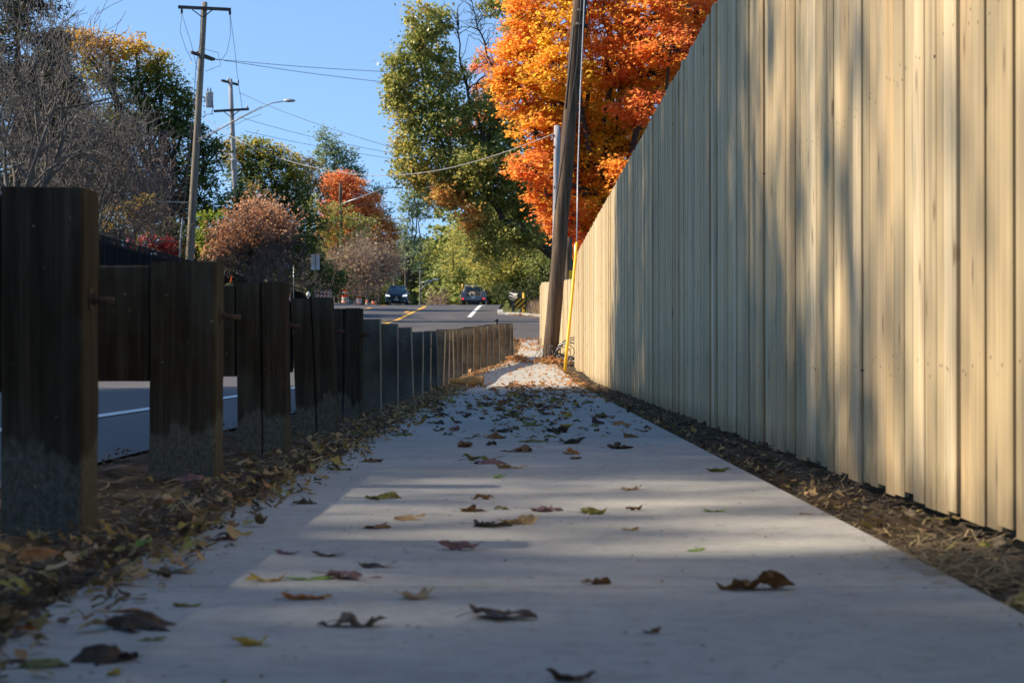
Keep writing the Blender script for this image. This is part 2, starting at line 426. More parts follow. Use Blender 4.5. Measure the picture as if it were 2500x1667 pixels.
# soil strips
def nz(x, y, s, o=3): return noise.fractal(Vector((x*s, y*s, 3.3)), 1., 2., o)
def strip(name, label, xa, xb, prof, steps, ranges):
    ys = []
    for a, b_, st in ranges: ys += list(np.arange(a, b_, st))
    xs = [(lambda y, t=t: xa(y)+(xb(y)-xa(y))*t) for t in np.linspace(0, 1, steps)]
    mb = MB(); vs = []
    for y in ys:
        for i, t in enumerate(np.linspace(0, 1, steps)):
            x = xa(y)+(xb(y)-xa(y))*t; vs.append((x, y, base(y)+prof(t, x, y)))
    nx = steps
    mb.add(vs, [(j*nx+i, j*nx+i+1, (j+1)*nx+i+1, (j+1)*nx+i) for j in range(len(ys)-1) for i in range(nx-1)])
    return tag(mb.build(name, M_SOIL, smooth=True), label, kind='structure')
strip('soil_strip', 'bare lumpy soil between sidewalk and tall fence', lambda y: swR(y)+.0, lambda y: swR(y)+.75,
      lambda t, x, y: -.022-.03*sm(0, .25, t)+.05*nz(x, y, 6.)*sm(0, .12, t)+.022*nz(x, y, 22.)*sm(0, .12, t), 26, [(1, 14, .035), (14, 30, .08), (30, 58, .25)])
def lp(t, x, y):
    e = sm(0, .3, t)      # 0 at the road side
    k = 1-sm(.9, 1, t)*.9
    return -.012+e*(.012+(.035*nz(x, y, 5.)+.02*nz(x, y, 20.))*k)-.012*sm(.9, 1, t)
strip('gravel_verge', 'dark gravel and soil verge round the guardrail posts', lambda y: roadR(y)-.05, lambda y: swL(y), lp, 26, [(1, 14, .035), (14, 30, .08), (30, 58, .25)])
# road markings
def line(name, label, x, y0, y1, w, mat, dz=.006):
    mb = MB(); ys = list(np.arange(y0, y1, 2.))+[y1]; vs = []
    for y in ys: vs += [(x-w/2, y, base(y)+dz), (x+w/2, y, base(y)+dz)]
    mb.add(vs, [(2*i, 2*i+1, 2*i+3, 2*i+2) for i in range(len(ys)-1)])
    return tag(mb.build(name, mat), label, kind='structure')
line('road_marking', 'solid white edge line along the near shoulder', -2.62, -15, 50, .13, M_WHITE)
line('road_marking', 'white lane line restarting beyond the side road', -2.62, 103, 140, .22, M_WHITE)
line('road_marking', 'faint white line running on over the crest', -2.62, 144, 170, .2, M_WHITE)
line('road_marking', 'solid yellow line nearest the camera side of turn lane', -6.05, -15, 52, .12, M_YELLOW)
line('road_marking', 'solid yellow line beyond the side road', -6.05, 90, 128, .2, M_YELLOW)
for i, y in enumerate((92, 112, 131)):
    line('road_marking', ['nearest', 'middle', 'farthest'][i]+' yellow dash inside the turn lane', -6.42, y, y+4, .26, M_YELLOW)
line('road_marking', 'yellow line on the far side of the turn lane', -9.4, -15, 52, .12, M_YELLOW)
for i, y in enumerate((104, 118, 133)):
    line('road_marking', ['nearest', 'middle', 'farthest'][i]+' yellow dash of the far turn lane line', -9.3, y, y+6, .26, M_YELLOW)

# ------------------------------------------------------------------ camera, light, world
cam = bpy.data.objects.new('camera', bpy.data.cameras.new('camera')); C.objects.link(cam); sc.camera = cam
cam.location = (0, 0, CH); cam.rotation_euler = (R(90)+math.atan(32/F), 0, math.atan(19/F))
cam.data.lens = F/2352*36; cam.data.sensor_width = 36; cam.data.clip_end = 5000; cam.data.clip_start = .05
cam.data.dof.use_dof = True; cam.data.dof.focus_distance = 16; cam.data.dof.aperture_fstop = 11.
SAZ = R(-86); SEL = R(38.5)      # azimuth from +Y clockwise
sd = Vector((math.sin(SAZ)*math.cos(SEL), math.cos(SAZ)*math.cos(SEL), math.sin(SEL)))
sun = bpy.data.objects.new('sun', bpy.data.lights.new('sun', 'SUN')); C.objects.link(sun)
sun.rotation_euler = sd.to_track_quat('Z', 'Y').to_euler(); sun.data.energy = 5.; sun.data.angle = R(.53); sun.data.color = (1, .86, .66)
w = bpy.data.worlds.new('World'); sc.world = w; w.use_nodes = True; nt = w.node_tree
bg = nt.nodes['Background']; sky = N(nt, 'ShaderNodeTexSky', sky_type='NISHITA'); sky.sun_disc = False
sky.sun_elevation = SEL; sky.sun_rotation = SAZ % (2*PI); sky.air_density = 1.; sky.dust_density = .0; sky.ozone_density = 2.0
tc = N(nt, 'ShaderNodeTexCoord'); ad = N(nt, 'ShaderNodeVectorMath', operation='ADD'); ad.inputs[1].default_value = (0, 0, .16)
nt.links.new(tc.outputs['Generated'], ad.inputs[0]); nt.links.new(ad.outputs[0], sky.inputs[0])
hs = N(nt, 'ShaderNodeHueSaturation'); hs.inputs['Saturation'].default_value = 1.08; hs.inputs['Value'].default_value = 1.05; nt.links.new(sky.outputs[0], hs.inputs['Color']); nt.links.new(hs.outputs[0], bg.inputs[0]); bg.inputs[1].default_value = .126
sc.view_settings.view_transform = 'Standard'; sc.view_settings.look = 'None'; sc.view_settings.exposure = .78; sc.view_settings.gamma = 1
sc.cycles.max_bounces = 8; sc.cycles.transparent_max_bounces = 8

# ------------------------------------------------------------------ tall fence on the right
FX = 1.05
def fence_panel(parent, p0, p1, zt, zb, w=.165, name='picket_panel'):
    mb = MB(); d = Vector(p1)-Vector(p0); Lg = d.length; d.normalize(); n = max(1, round(Lg/w)); w = Lg/n
    rz = math.atan2(d.y, d.x)
    for i in range(n):
        c = Vector(p0)+d*(w*(i+.5)); t = random.random()
        top = zt(c)+random.uniform(-.012, .012); bot = zb(c)+random.uniform(-.012, .012)
        offx = random.uniform(-.006, .006); tilt = random.uniform(-.0015, .0015)
        M = Matrix.Rotation(rz, 3, 'Z')@Matrix.Rotation(random.uniform(-.012, .012), 3, 'Z')@Matrix.Rotation(tilt, 3, 'Y')
        gap = random.choice((.003, .004, .006, .008, .012, .020))
        # shallow face: board with eased edges
        hw = (w-gap)/2; th = .016; h = top-bot
        nx = Matrix.Rotation(rz, 3, 'Z')@Vector((0, 1, 0))
        cc = Vector((c.x, c.y, (top+bot)/2))+nx*offx
        prof = [(-hw, -th/2), (hw, -th/2), (hw, th/2-.004), (hw-.006, th/2), (-hw+.006, th/2), (-hw, th/2-.004)]
        vs = []
        for z in (-h/2, h/2): vs += [cc+M@Vector((a, b, z)) for a, b in prof]
        k = len(prof)
        mb.add(vs, [tuple(range(k-1, -1, -1)), tuple(range(k, 2*k))]+[(j, (j+1) % k, (j+1) % k+k, j+k) for j in range(k)], t)
    return mb.build(name, M_FENCE, parent)
def zb1(c): return base(c.y)*1.0+(.0 if c.y < 30 else .02)
fence = thing('wooden_fence', 'tall fence of fresh pale pine boards along the right side of the sidewalk', 'fence', (FX, 1, 0))
def zt1(c): return 2.26 if c.y < 36 else 2.26-.30*sm(36, 38.2, c.y)
y = -2.
while y < 38:
    y2 = min(y+2.44, 38.4)
    fence_panel(fence, (FX, y, 0), (FX, y2, 0), zt1, zb1, .135)
    mb = MB(); mb.box((FX+.0175, (y+y2)/2, (zt1(Vector((0,(y+y2)/2,0)))+.06)/2), (.007, y2-y-.002, zt1(Vector((0,(y+y2)/2,0)))-.12)); mb.t = [random.random()]*6; mb.build('backing', M_FENCE, fence)
    mb = MB(); mb.box((FX+.115, y, 1.08), (.09, .09, 2.1)); mb.build('post', M_FENCE, fence)
    for z in (.35, 1.15, 1.95):
        mb = MB(); mb.box((FX+.045, (y+y2)/2, z), (.04, y2-y-.002, .09)); mb.build('rail', M_FENCE, fence)
    y = y2
    if y >= 38.4: break
fence2 = thing('wooden_fence', 'lower far stretch of pale pine fence behind the leaning pole', 'fence', (1.3, 44, .2))
a = Vector((1.35, 43.6, 0)); b_ = Vector((.54, 54.3, 0)); n_ = 5
def zb2(c): return .33+(.62-.33)*(c.y-43.6)/10.7-.03
def zt2(c): return (2.06+(2.35-2.06)*(c.y-43.6)/10.7)-(.10*sm(53.6, 54.3, c.y)**2)
for i in range(n_):
    p0 = a+(b_-a)*(i/n_); p1 = a+(b_-a)*((i+1)/n_)
    fence_panel(fence2, p0, p1, zt2, zb2, .15)
    q = Vector((p1.x+.1, p1.y, 1.3)); mb = MB(); mb.box(q, (.09, .09, 1.9)); mb.build('post', M_FENCE, fence2)
# end return of the far fence and the link between both fences
fence_panel(fence2, Vector((.56, 54.4, 0)), Vector((2.6, 55.2, 0)), lambda c: 2.33, lambda c: .6, .15)
fence_panel(fence2, Vector((1.09, 38.5, 0)), Vector((1.37, 43.5, 0)), lambda c: 1.98, lambda c: .12, .15)

# ------------------------------------------------------------------ roadside guardrail
rail = thing('guardrail', 'roadside guardrail on dark wooden and steel posts along the left of the sidewalk', 'guardrail', (-1, 4, 0))
tops = [.717,.652,.656,.647,.640,.618,.607,.61,.60,.61,.63,.66,.69,.72,.75,.77,.80,.84,.89,.93,.97,1.01,1.05,1.09,1.12]
wpx = [186,152,112,92,79]
for i in range(25):
    d = GLY[i]; X = GLX[i]; zt = tops[i]; zg = base(d)
    if i < 5:
        wd = wpx[i]/F*d; dep = .15; lean = [.0, -.002, .004, .016, -.004][i]
        p = bpy.data.objects.new('tmp', None)
        mb = MB(); c0 = Vector((X-wd/2, d+dep/2, 0)); n = 16
        vs = []; prof = [(-wd/2, -dep/2), (-wd/2+wd*.47, -dep/2), (-wd/2+wd*.5, -dep/2+.012), (-wd/2+wd*.53, -dep/2), (wd/2-.006, -dep/2), (wd/2, -dep/2+.006), (wd/2, dep/2), (-wd/2, dep/2)]
        if i in (0, 1): prof = [prof[0]]+prof[4:]
        for k in range(n+1):
            t = k/n; z = -.3+(zt+.3)*t
            for j, (a, b2) in enumerate(prof):
                e = .0025*noise.noise(Vector((a*30+i*5, b2*30, z*9)))
                zz = z+(.006*noise.noise(Vector((a*40, b2*40, i*3.))) if k == n else 0)
                vs.append((c0.x+a+e+lean*(z-zt)*-3, c0.y+b2+e, zz))
        m_ = len(prof)
        fs = [(k*m_+j, k*m_+(j+1) % m_, (k+1)*m_+(j+1) % m_, (k+1)*m_+j) for k in range(n) for j in range(m_)]
        fs.append(tuple(range(n*m_, n*m_+m_)))
        mb.add(vs, fs)
        po = mb.build('post', M_POST, rail); po['label'] = ['nearest blurred dark wooden post with muddy foot', 'second dark wooden post, wide and squat', 'third dark wooden post with a long crack', 'fourth dark wooden post, cracked and greenish', 'fifth dark wooden post before the steel ones'][i]
        # block between post and rail
        wb = .17 if i else .19; zb0 = .305 if i < 2 else .30
        mb = MB(); mb.box((X-wd-wb/2-.004, d+dep/2+.006, (zt-.012+zb0)/2), (wb, dep, zt-.012-zb0)); bl = mb.build('spacer_block', M_POST, rail, bevel=.006)
        zbt = .495
        mb = MB(); mb.tube([(X-.002, d+dep/2, zbt), (X+.048+.010*(i % 2), d+dep/2+.003, zbt-.003)], .0075, 12); mb.build('bolt', M_RUST, rail, True)
        mb = MB(); mb.tube([(X-.001, d+dep/2, zbt), (X+.003, d+dep/2, zbt)], .022, 16); mb.tube([(X+.0035, d+dep/2, zbt), (X+.014, d+dep/2, zbt)], .0125, 6); mb.build('nut_and_washer', M_RUST, rail)
    else:
        # steel I-section post: web seen broadside, thin flange edges
        zt += random.uniform(-.008, .012)
        hw = .15; fl = .10; th = .009; lean = random.uniform(-.035, .035); rz = random.uniform(-.06, .06)
        mb = MB(); Mx = Matrix.Rotation(lean, 3, 'Y')@Matrix.Rotation(rz, 3, 'Z')
        c = Vector((X-hw/2, d+.05, (zt-.2+zg)/2)); h = zt-zg+.2
        def bb(lc, s): mb.box(c+Mx@Vector(lc), s, M=Mx)
        msl = M_STEELR if i >= 11 else M_STEEL; bb((0, 0, 0), (hw-2*th-.002, .007, h)); bb((-hw/2+th/2, 0, 0), (th, fl, h))
        po = mb.build('post', msl, rail); po['label'] = 'galvanised steel post with a thin flange edge'
        mb = MB(); mb.box(c+Mx@Vector((hw/2-th/2, 0, 0)), (th, fl, h), M=Mx); mb.build('flange', M_ZINCLIT, rail)
        mb = MB(); mb.box((X-hw-.085, d+.05, zt-.17), (.15, .10, .33)); mb.build('spacer_block', M_STEEL, rail)
        if i % 3 == 0:
            mb = MB(); mb.tube([(X+.001, d+.05, zt-.14), (X+.035, d+.05, zt-.14)], .009, 10); mb.build('bolt', M_STEEL, rail, True)
# W-beam
mb = MB(); prof = [(0,-.155),(-.055,-.125),(-.075,-.085),(-.055,-.045),(-.012,0),(-.055,.045),(-.075,.085),(-.055,.125),(0,.155)]
ysb = [-1.5]+GLY+[GLY[-1]+.6]; vs = []
for y in ysb:
    k = min(24, max(0, round((y-4.02)/1.77))); X = (GLX[k] if y >= 4 else GLX[0]); zt = tops[max(k, 1)]
    wx = (wpx[k]/F*GLY[k]+.175) if k < 5 else .315
    wx = .385 if k < 5 else .33
    for a, z in prof: vs.append((X-wx+a-.006, y, zt-.175+z))
for y in ysb:
    k = min(24, max(0, round((y-4.02)/1.77))); X = (GLX[k] if y >= 4 else GLX[0]); zt = tops[max(k, 1)]
    wx = .385 if k < 5 else .33
    for a, z in prof: vs.append((X-wx+a-.010, y, zt-.175+z))
m_ = 9; q = len(ysb)*m_
fs = []
for j in range(len(ysb)-1):
    for i in range(m_-1):
        a = j*m_+i; fs.append((a, a+1, a+m_+1, a+m_)); fs.append((q+a, q+a+m_, q+a+m_+1, q+a+1))
mb.add(vs, fs); mb.build('rail_beam', M_STEEL, rail, True)
t = P(1151, 745, 45.5); bo = thing('marker_post', 'short black capped marker tube standing up behind the far guardrail posts', 'marker post', (t.x-.12, 46.6, base(46.5)))
mb = MB(); mb.tube([(t.x-.12, 46.6, base(46.5)), (t.x-.12, 46.6, t.z+.10)], .035, 14); mb.build('tube', M_DARKP, bo, True)
mb = MB(); mb.lathe((t.x-.12, 46.6, t.z+.10), [(.05, 0), (.052, .02), (.04, .04), (.01, .045)], 14); mb.build('cap', M_DARKP, bo, True)

# ------------------------------------------------------------------ foliage
def rand_unit(n):
    v = rng.normal(size=(n, 3)); return v/np.linalg.norm(v, axis=1)[:, None]
def leaves(centers, size, tint, flat=.5, aspect=.62, six=False):
    n = len(centers)
    nrm = rand_unit(n); nrm[:, 2] = np.abs(nrm[:, 2])+flat; nrm /= np.linalg.norm(nrm, axis=1)[:, None]
    a = np.cross(nrm, rand_unit(n)); a /= np.linalg.norm(a, axis=1)[:, None]; b = np.cross(nrm, a)
    s = (size*rng.uniform(.6, 1.3, n))[:, None]
    droop = nrm*s*.25
    V = np.stack([centers-a*s*.5, centers+b*s*aspect*.5+droop*.4, centers+a*s*.5-droop*.3, centers-b*s*aspect*.5+droop*.4], axis=1)
    return V.reshape(-1, 3)
class Tree:
    def __init__(s, name, label, cat, bx, by, group=None, bz=None):
        s.b = Vector((bx, by, gz(bx, by) if bz is None else bz))
        s.o = thing(name, label, cat, s.b, group)
        s.tr = MB(); s.V = []; s.T = []
    def limb(s, p0, p1, r0, r1, wob=.06, n=5, sides=6):
        p0 = Vector(p0); p1 = Vector(p1); L_ = (p1-p0).length; pts = []
        for i in range(n+1):
            t = i/n; q = p0.lerp(p1, t)
            if 0 < i < n: q += Vector([random.uniform(-1, 1)*L_*wob for _ in range(3)])
            if 0 < i < n: q.z += L_*.05*math.sin(PI*t)
            pts.append(q)
        s.tr.tube(pts, [r0+(r1-r0)*i/n for i in range(n+1)], sides, caps=False)
        return pts
    def lobe(s, c, rad, ncl, npl, cr, size, tint=(0, 1), flat=.5, shell=.5, squash=.55, origin=None, br=0, tn=.12):
        c = np.array(c); rad = np.array(rad)
        u = rand_unit(ncl); rr = rng.uniform(shell**3, 1, ncl)**(1/3)
        # ragged outline
        wob = np.array([1+.28*noise.noise(Vector(tuple(q*1.9+c*.37))) for q in u])
        cc = c+u*rad*(rr*wob)[:, None]
        ct = rng.uniform(tint[0], tint[1], ncl)
        ct = .5*ct+.5*(tint[0]+(tint[1]-tint[0])*np.array([.5+.9*noise.noise(Vector(tuple(q*.55))) for q in cc]))
        g = rng.normal(size=(ncl, npl, 3))*.5; g[:, :, 2] *= squash
        crs = cr*rng.uniform(.5, 1.4, ncl)[:, None, None]
        pos = cc[:, None, :]+g*crs
        # sprays droop away from the crown centre
        pos = pos.reshape(-1, 3)
        tt = np.repeat(ct, npl)+rng.normal(0, tn, ncl*npl)
        s.V.append(leaves(pos, size, tt, flat)); s.T.append(np.clip(tt, 0, 1))
        if origin is not None:
            s.limb(origin, c, .5*br, .22*br, .05, 5)
            for q in cc[rng.permutation(ncl)[:min(ncl, 14)]]:
                s.limb(c+(q-c)*.05, q, .2*br, .04*br, .07, 3, 4)
        return cc
    def done(s, leafm, bark=None, crown='crown', trunk='trunk'):
        if s.tr.v: s.tr.build(trunk, bark or M_BARK, s.o, True)
        if s.V:
            quads_object(crown, np.concatenate(s.V), np.concatenate(s.T), leafm, s.o, off=tuple(s.b))
        return s.o
def px_lobe(x, y, rx, ry, d): 
    c = P(x, y, d); return c, (rx/F*d, (rx+ry)/2/F*d, ry/F*d)
def leafy(name, label, cat, d, lobes, leafm, cl_density, npl, cr, size, bx=None, tint=(0, 1), group=None, tr=.25, flat=.5, shell=.5, squash=.55, bark=None, ystem=None, fork=.35):
    """lobes: (px, py, rx, ry[, depth offset[, tint range]]) at distance d"""
    cx = sum(l[0] for l in lobes)/len(lobes)
    X = P(bx if bx is not None else cx, 0, d).x
    T = Tree(name, label, cat, X, d, group)
    zc = [P(l[0], l[1], d).z for l in lobes]; zlow = min(zc); ztop = max(zc)
    fz = T.b.z+(zlow-T.b.z)*fork if ystem is None else P(0, ystem, d).z
    fz = max(fz, T.b.z+.3)
    fk = Vector((X, d, fz)); T.limb(T.b+Vector((0,0,-.3)), fk, tr*1.15, tr*.85, .01, 4, 10)
    up = Vector((X+(P(cx, 0, d).x-X)*.5, d, (fz+ztop)/2)); T.limb(fk, up, tr*.8, tr*.4, .03, 5, 8)
    for l in lobes:
        dd = d+(l[4] if len(l) > 4 else 0); c, rad = px_lobe(l[0], l[1], l[2], l[3], dd)
        ti = l[5] if len(l) > 5 else tint
        area = rad[0]*rad[2]*PI
        ncl = max(4, int(area*cl_density*1.5))
        o = fk.lerp(up, random.uniform(.1, .9))
        T.lobe(c, rad, ncl, npl, cr, size, ti, flat, shell, squash, o, tr*.8)
    return T.done(leafm, bark)

L_ORANGE = leafmat('orange_maple_leaves', [(0, (.92,.18,.08)), (.25, (.94,.28,.06)), (.5, (.94,.40,.035)), (.75, (.92,.56,.035)), (1, (.82,.64,.05))], .66)
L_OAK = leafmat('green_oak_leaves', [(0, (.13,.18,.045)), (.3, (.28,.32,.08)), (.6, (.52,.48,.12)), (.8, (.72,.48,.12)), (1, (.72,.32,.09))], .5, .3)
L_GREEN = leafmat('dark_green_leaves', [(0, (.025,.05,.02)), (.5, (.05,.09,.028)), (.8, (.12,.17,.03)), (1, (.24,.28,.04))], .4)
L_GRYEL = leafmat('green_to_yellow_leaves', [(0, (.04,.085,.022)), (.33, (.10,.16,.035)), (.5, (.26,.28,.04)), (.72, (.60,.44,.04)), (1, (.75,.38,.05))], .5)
L_LIME = leafmat('bright_yellow_green_leaves', [(0, (.06,.12,.01)), (.5, (.20,.30,.015)), (1, (.38,.42,.02))], .5)
L_RED = leafmat('red_orange_leaves', [(0, (.82,.22,.12)), (.45, (.84,.34,.10)), (.75, (.66,.36,.09)), (1, (.34,.30,.09))], .5)
L_OLIVE = leafmat('olive_leaves', [(0, (.11,.17,.04)), (.4, (.28,.32,.08)), (.75, (.54,.48,.11)), (1, (.72,.56,.09))], .5)
L_GGREY = leafmat('grey_green_leaves', [(0, (.12,.20,.12)), (.5, (.22,.31,.18)), (1, (.36,.43,.25))], .45)
L_RUST = leafmat('rust_leaves', [(0, (.50,.20,.10)), (.5, (.68,.32,.17)), (1, (.76,.45,.27))], .4)
L_BROWN = leafmat('brown_leaves', [(0, (.17,.12,.10)), (.5, (.30,.21,.16)), (1, (.42,.27,.14))], .35)
L_CRIM = leafmat('crimson_leaves', [(0, (.30,.01,.04)), (.5, (.50,.025,.07)), (1, (.60,.06,.12))], .45)
L_OCHRE = leafmat('ochre_leaves', [(0, (.14,.10,.03)), (.5, (.30,.20,.05)), (1, (.42,.20,.06))], .4)
L_CONIF = leafmat('conifer_needles', [(0, (.010,.018,.014)), (1, (.03,.045,.03))], .2)

def conifer(label, px, ytop, d, rad, group=None, dens=1.):
    X = P(px, 0, d).x; T = Tree('conifer', label, 'tree', X, d, group); top = P(px, ytop, d).z
    T.limb(T.b, (X, d, top), .25, .03, .004, 5, 8)
    n = int(70*dens); H = top-T.b.z
    for i in range(n):
        t = random.random()**.8; z = T.b.z+1+(H-1)*(1-t); r = rad*(.12+.88*t)*random.uniform(.7, 1.1); a = random.uniform(0, 2*PI)
        tip = Vector((X+r*math.cos(a), d+r*math.sin(a), z-.25*r)); T.tr.tube([(X, d, z), tip], [.05, .01], 4, False)
        k = int(130); tt = rng.uniform(.15, 1.05, k)
        pos = np.array([(X, d, z)])+(np.array(tip)-np.array((X, d, z)))*tt[:, None]+rng.normal(size=(k, 3))*np.array((.28, .28, .16))
        tn = rng.uniform(0, 1, k); T.V.append(leaves(pos, .26, tn, .1, .3)); T.T.append(tn)
    return T.done(L_CONIF)

def bare(name, label, px, d, H, spread, n_main, mat, seed, leafm=None, nleaf=0, group=None, tr=.2, mn=.009, bx=None, lean=0., levels=5, leafsize=.14, bz=None, low=.12, kids=5, xmax=None, lf=.52):
    random.seed(seed); X = P(px, 0, d).x; T = Tree(name, label, 'tree' if H > 5 else 'shrub', X, d, group, bz)
    tips = []
    def grow(p, dr, L_, r, lv):
        if xmax is not None and p.x > P(xmax, 0, d).x+random.uniform(-.35, .25): tips.append(p); return
        n = 4; pts = [p]; rs = [r]; q = dr.normalized()
        for i in range(n):
            q = (q+Vector([random.uniform(-.34, .34) for _ in range(3)])+Vector((0,0,.05))).normalized()
            p = p+q*L_/n; pts.append(p); rs.append(max(mn*.7, r*(1-.6*(i+1)/n)))
        T.tr.tube(pts, rs, 6 if lv < 2 else 3, False)
        if lv >= levels: tips.append(p); return
        k = kids if lv < levels-1 else kids-1
        for j in range(k):
            t = random.uniform(.25, 1); i = min(n-1, int(t*n)); o = pts[i].lerp(pts[i+1], t*n-i)
            ax = Vector([random.uniform(-1, 1) for _ in range(3)]); ax = (ax-q*ax.dot(q))
            if ax.length < .01: continue
            nd = (q*random.uniform(.6, 1.1)+ax.normalized()*random.uniform(.5, 1.)+Vector((0,0,.12))).normalized()
            grow(o, nd, L_*random.uniform(.5, .82), max(mn, r*.5), lv+1)
    for i in range(n_main):
        a = 2*PI*i/n_main+random.uniform(-.4, .4); s_ = spread*random.uniform(.3, 1.)
        st = T.b+Vector((0, 0, H*low*random.uniform(.3, 1)))
        if i == 0: T.tr.tube([T.b+Vector((0,0,-.2)), T.b+Vector((0,0,H*.15))], [tr*1.2, tr], 8, False)
        grow(st, Vector((math.cos(a)*s_+lean, math.sin(a)*s_, 1.)), H*lf, tr*.55, 1)
    if leafm and nleaf:
        if name == 'spreading_bush': tips.sort(key=lambda q: q.z-.25*q.x); tips = tips[int(len(tips)*.45):]
        pos = np.array([tuple(random.choice(tips)) for _ in range(nleaf)])+rng.normal(size=(nleaf, 3))*.16
        tt = rng.uniform(0, 1, nleaf); T.V.append(leaves(pos, leafsize, tt, .2)); T.T.append(tt)
    return T.done(leafm, mat)

# ------------------------------------------------------------------ trees of the right side
# big orange maple
leafy('maple_tree', 'huge glowing orange maple rising behind the leaning pole and tall fence', 'tree', 76,
 [(1225,20,60,70,0,(.3,.9)),(1290,60,70,70,-1,(.35,1)),(1440,460,60,60,0,(.4,1)),(1380,480,60,60,-1,(.4,1)),(1210,130,75,60,0,(.2,.7)),(1290,170,80,60,-1.5,(.4,.95)),(1200,215,70,50,0,(.3,.75)),(1270,255,80,50,0,(.45,1)),
  (1230,300,55,40,-1,(.3,.8)),(1330,320,60,50,0,(.3,.9)),(1215,385,50,40,-2,(.15,.6)),(1265,365,50,40,-1,(.2,.7)),(1255,450,48,40,-2,(.15,.65)),(1290,500,45,45,-2,(.1,.6)),(1300,420,50,50,0,(.3,.8)),
  (1340,520,60,50,-1,(.05,.5)),(1370,440,70,60,0,(.3,.95)),(1370,360,70,60,0,(.5,1)),(1440,400,60,40,-2,(.05,.5)),(1450,330,70,60,0,(.4,1)),(1480,250,70,40,-2,(.0,.45)),(1420,250,80,60,0,(.4,.9)),
  (1400,150,80,60,-1,(.1,.5)),(1490,170,80,60,0,(.3,.95)),(1540,110,80,50,-2,(.05,.5)),(1400,60,80,60,0,(.2,.7)),(1490,50,90,60,-1,(.2,.7)),(1600,30,90,60,0,(.0,.5)),(1400,-50,90,70,0),(1300,-60,90,70,0),(1550,-60,100,70,0),(1640,90,80,80,1,(.3,.8)),(1380,560,80,50,0,(.1,.6)),(1350,480,90,70,3,(.75,1)),(1420,340,100,80,3,(.75,1)),(1330,390,80,80,3,(.7,1)),(1500,160,110,80,3,(.6,1)),(1330,230,90,80,3,(.6,1)),(1160,180,40,34,0,(.3,.7)),(1180,110,36,30,0,(.3,.8))],
 L_ORANGE, 16, 40, .46, .155, bx=1420, tr=.3, flat=.7, shell=.6, squash=.38, fork=.2)
# green oak with a thick low limb
T = Tree('oak_tree', 'broad green oak with a thick low black limb reaching left over the road', 'tree', P(1262, 0, 96).x+.9, 96)
tb = T.b; k0 = P(1268, 575, 96)
T.limb(tb+Vector((0,0,-.3)), k0+Vector((.35,0,-.4)), .38, .30, .01, 4, 10)
T.limb(k0+Vector((.35,0,-.4)), P(1160, 512, 94), .27, .20, .03, 6, 9)
pts_ = [(1155,510,1120,440,.16),(1120,440,1115,330,.12),(1115,330,1075,220,.10),(1075,220,1055,130,.07),(1055,130,1050,30,.04),(1115,330,1165,240,.10),(1165,240,1130,150,.08),(1130,150,1095,60,.05),
 (1130,150,1180,95,.05),(1180,95,1240,85,.03),(1120,440,1020,350,.10),(1020,350,975,200,.07),(975,200,960,60,.04),(1020,350,940,260,.05),(1265,560,1262,450,.2),(1262,450,1200,330,.15),(1200,330,1165,240,.1),(1095,60,1080,-10,.03),(1095,60,1130,10,.03)]
for x0, y0, x1, y1, r in pts_:
    T.limb(P(x0, y0, 95), P(x1, y1, 95), r, r*.7, .04, 4, 6)
random.seed(5)
for i in range(150):   # thin airy branches in the sparse middle
    x0, y0, x1, y1, r = random.choice(pts_[2:10]+pts_[16:]); t = random.random(); x = x0+(x1-x0)*t; y = y0+(y1-y0)*t; a = random.uniform(-PI, PI)
    l = random.uniform(25, 65); T.limb(P(x, y, 95), P(x+l*math.cos(a), y-abs(l*math.sin(a)), 95+random.uniform(-1, 1)), .022, .009, .12, 4, 3)
for x, y, rx, ry, dd, ti in [(965,60,38,55,0,(.2,.8)),(915,205,34,34,0,(.2,.9)),(945,395,50,34,0,(.2,.9)),(1005,425,60,34,0,(.2,.9)),(1060,400,60,50,0,(.1,.8)),(900,240,20,24,0,(.2,.8)),(1040,170,30,30,0,(.2,.8)),(1010,50,32,40,0,(.1,.8)),(950,130,50,50,0,(.1,.6)),(1000,130,40,50,1,(.1,.6)),(905,150,18,34,0,(.2,.7)),(920,200,38,40,0,(.1,.7)),(985,215,60,50,0,(0,.6)),
  (935,270,40,34,0,(.2,.85)),(1010,290,75,45,0,(0,.6)),(930,330,32,30,0,(.2,.9)),(985,370,70,50,0,(.1,.85)),(1070,350,70,55,1,(0,.5)),(1140,340,60,60,0,(0,.4)),(1100,430,80,50,0,(0,.5)),(1180,430,70,55,0,(0,.45)),
  (1040,450,50,35,0,(.3,1)),(1235,420,45,60,1,(0,.5)),(1225,540,45,34,-1,(.1,.6)),(1150,545,50,30,-1,(.1,.7)),(1200,380,50,50,-1,(0,.6)),(1090,380,60,50,-1,(.2,.8)),(1110,250,40,40,0,(.1,.6)),(1160,200,36,36,1,(.1,.6)),(1230,500,50,40,1,(0,.45)),(1160,480,70,40,2,(0,.5)),(1100,520,45,40,0,(.2,.8)),(1120,575,45,30,0,(.2,.8)),(1020,450,30,26,-1,(.8,1)),(1085,500,30,30,-1,(.75,1)),
  (1150,15,50,25,0,(.1,.6)),(1200,60,40,35,1,(.1,.6)),(1095,190,40,50,1,(.5,.9)),(1160,290,50,40,1,(.0,.5)),(1050,250,40,40,1,(.1,.5)),(1185,560,50,25,2,(0,.4))]:
    c, rad = px_lobe(x, y, rx, ry, 95+dd); ncl = max(5, int(rad[0]*rad[2]*PI*(20 if y > 120 else 22)))
    if (x, y) in ((1095,190),): ncl = 9
    T.lobe(c, rad, ncl, 24, .40, .19, ti, .1, .3, .8, None)
    for k in range(4):
        q = Vector(c)+Vector([random.uniform(-.8, .8)*r_ for r_ in rad]); T.limb(c, q, .05, .012, .08, 3, 4)
T.done(L_OAK)
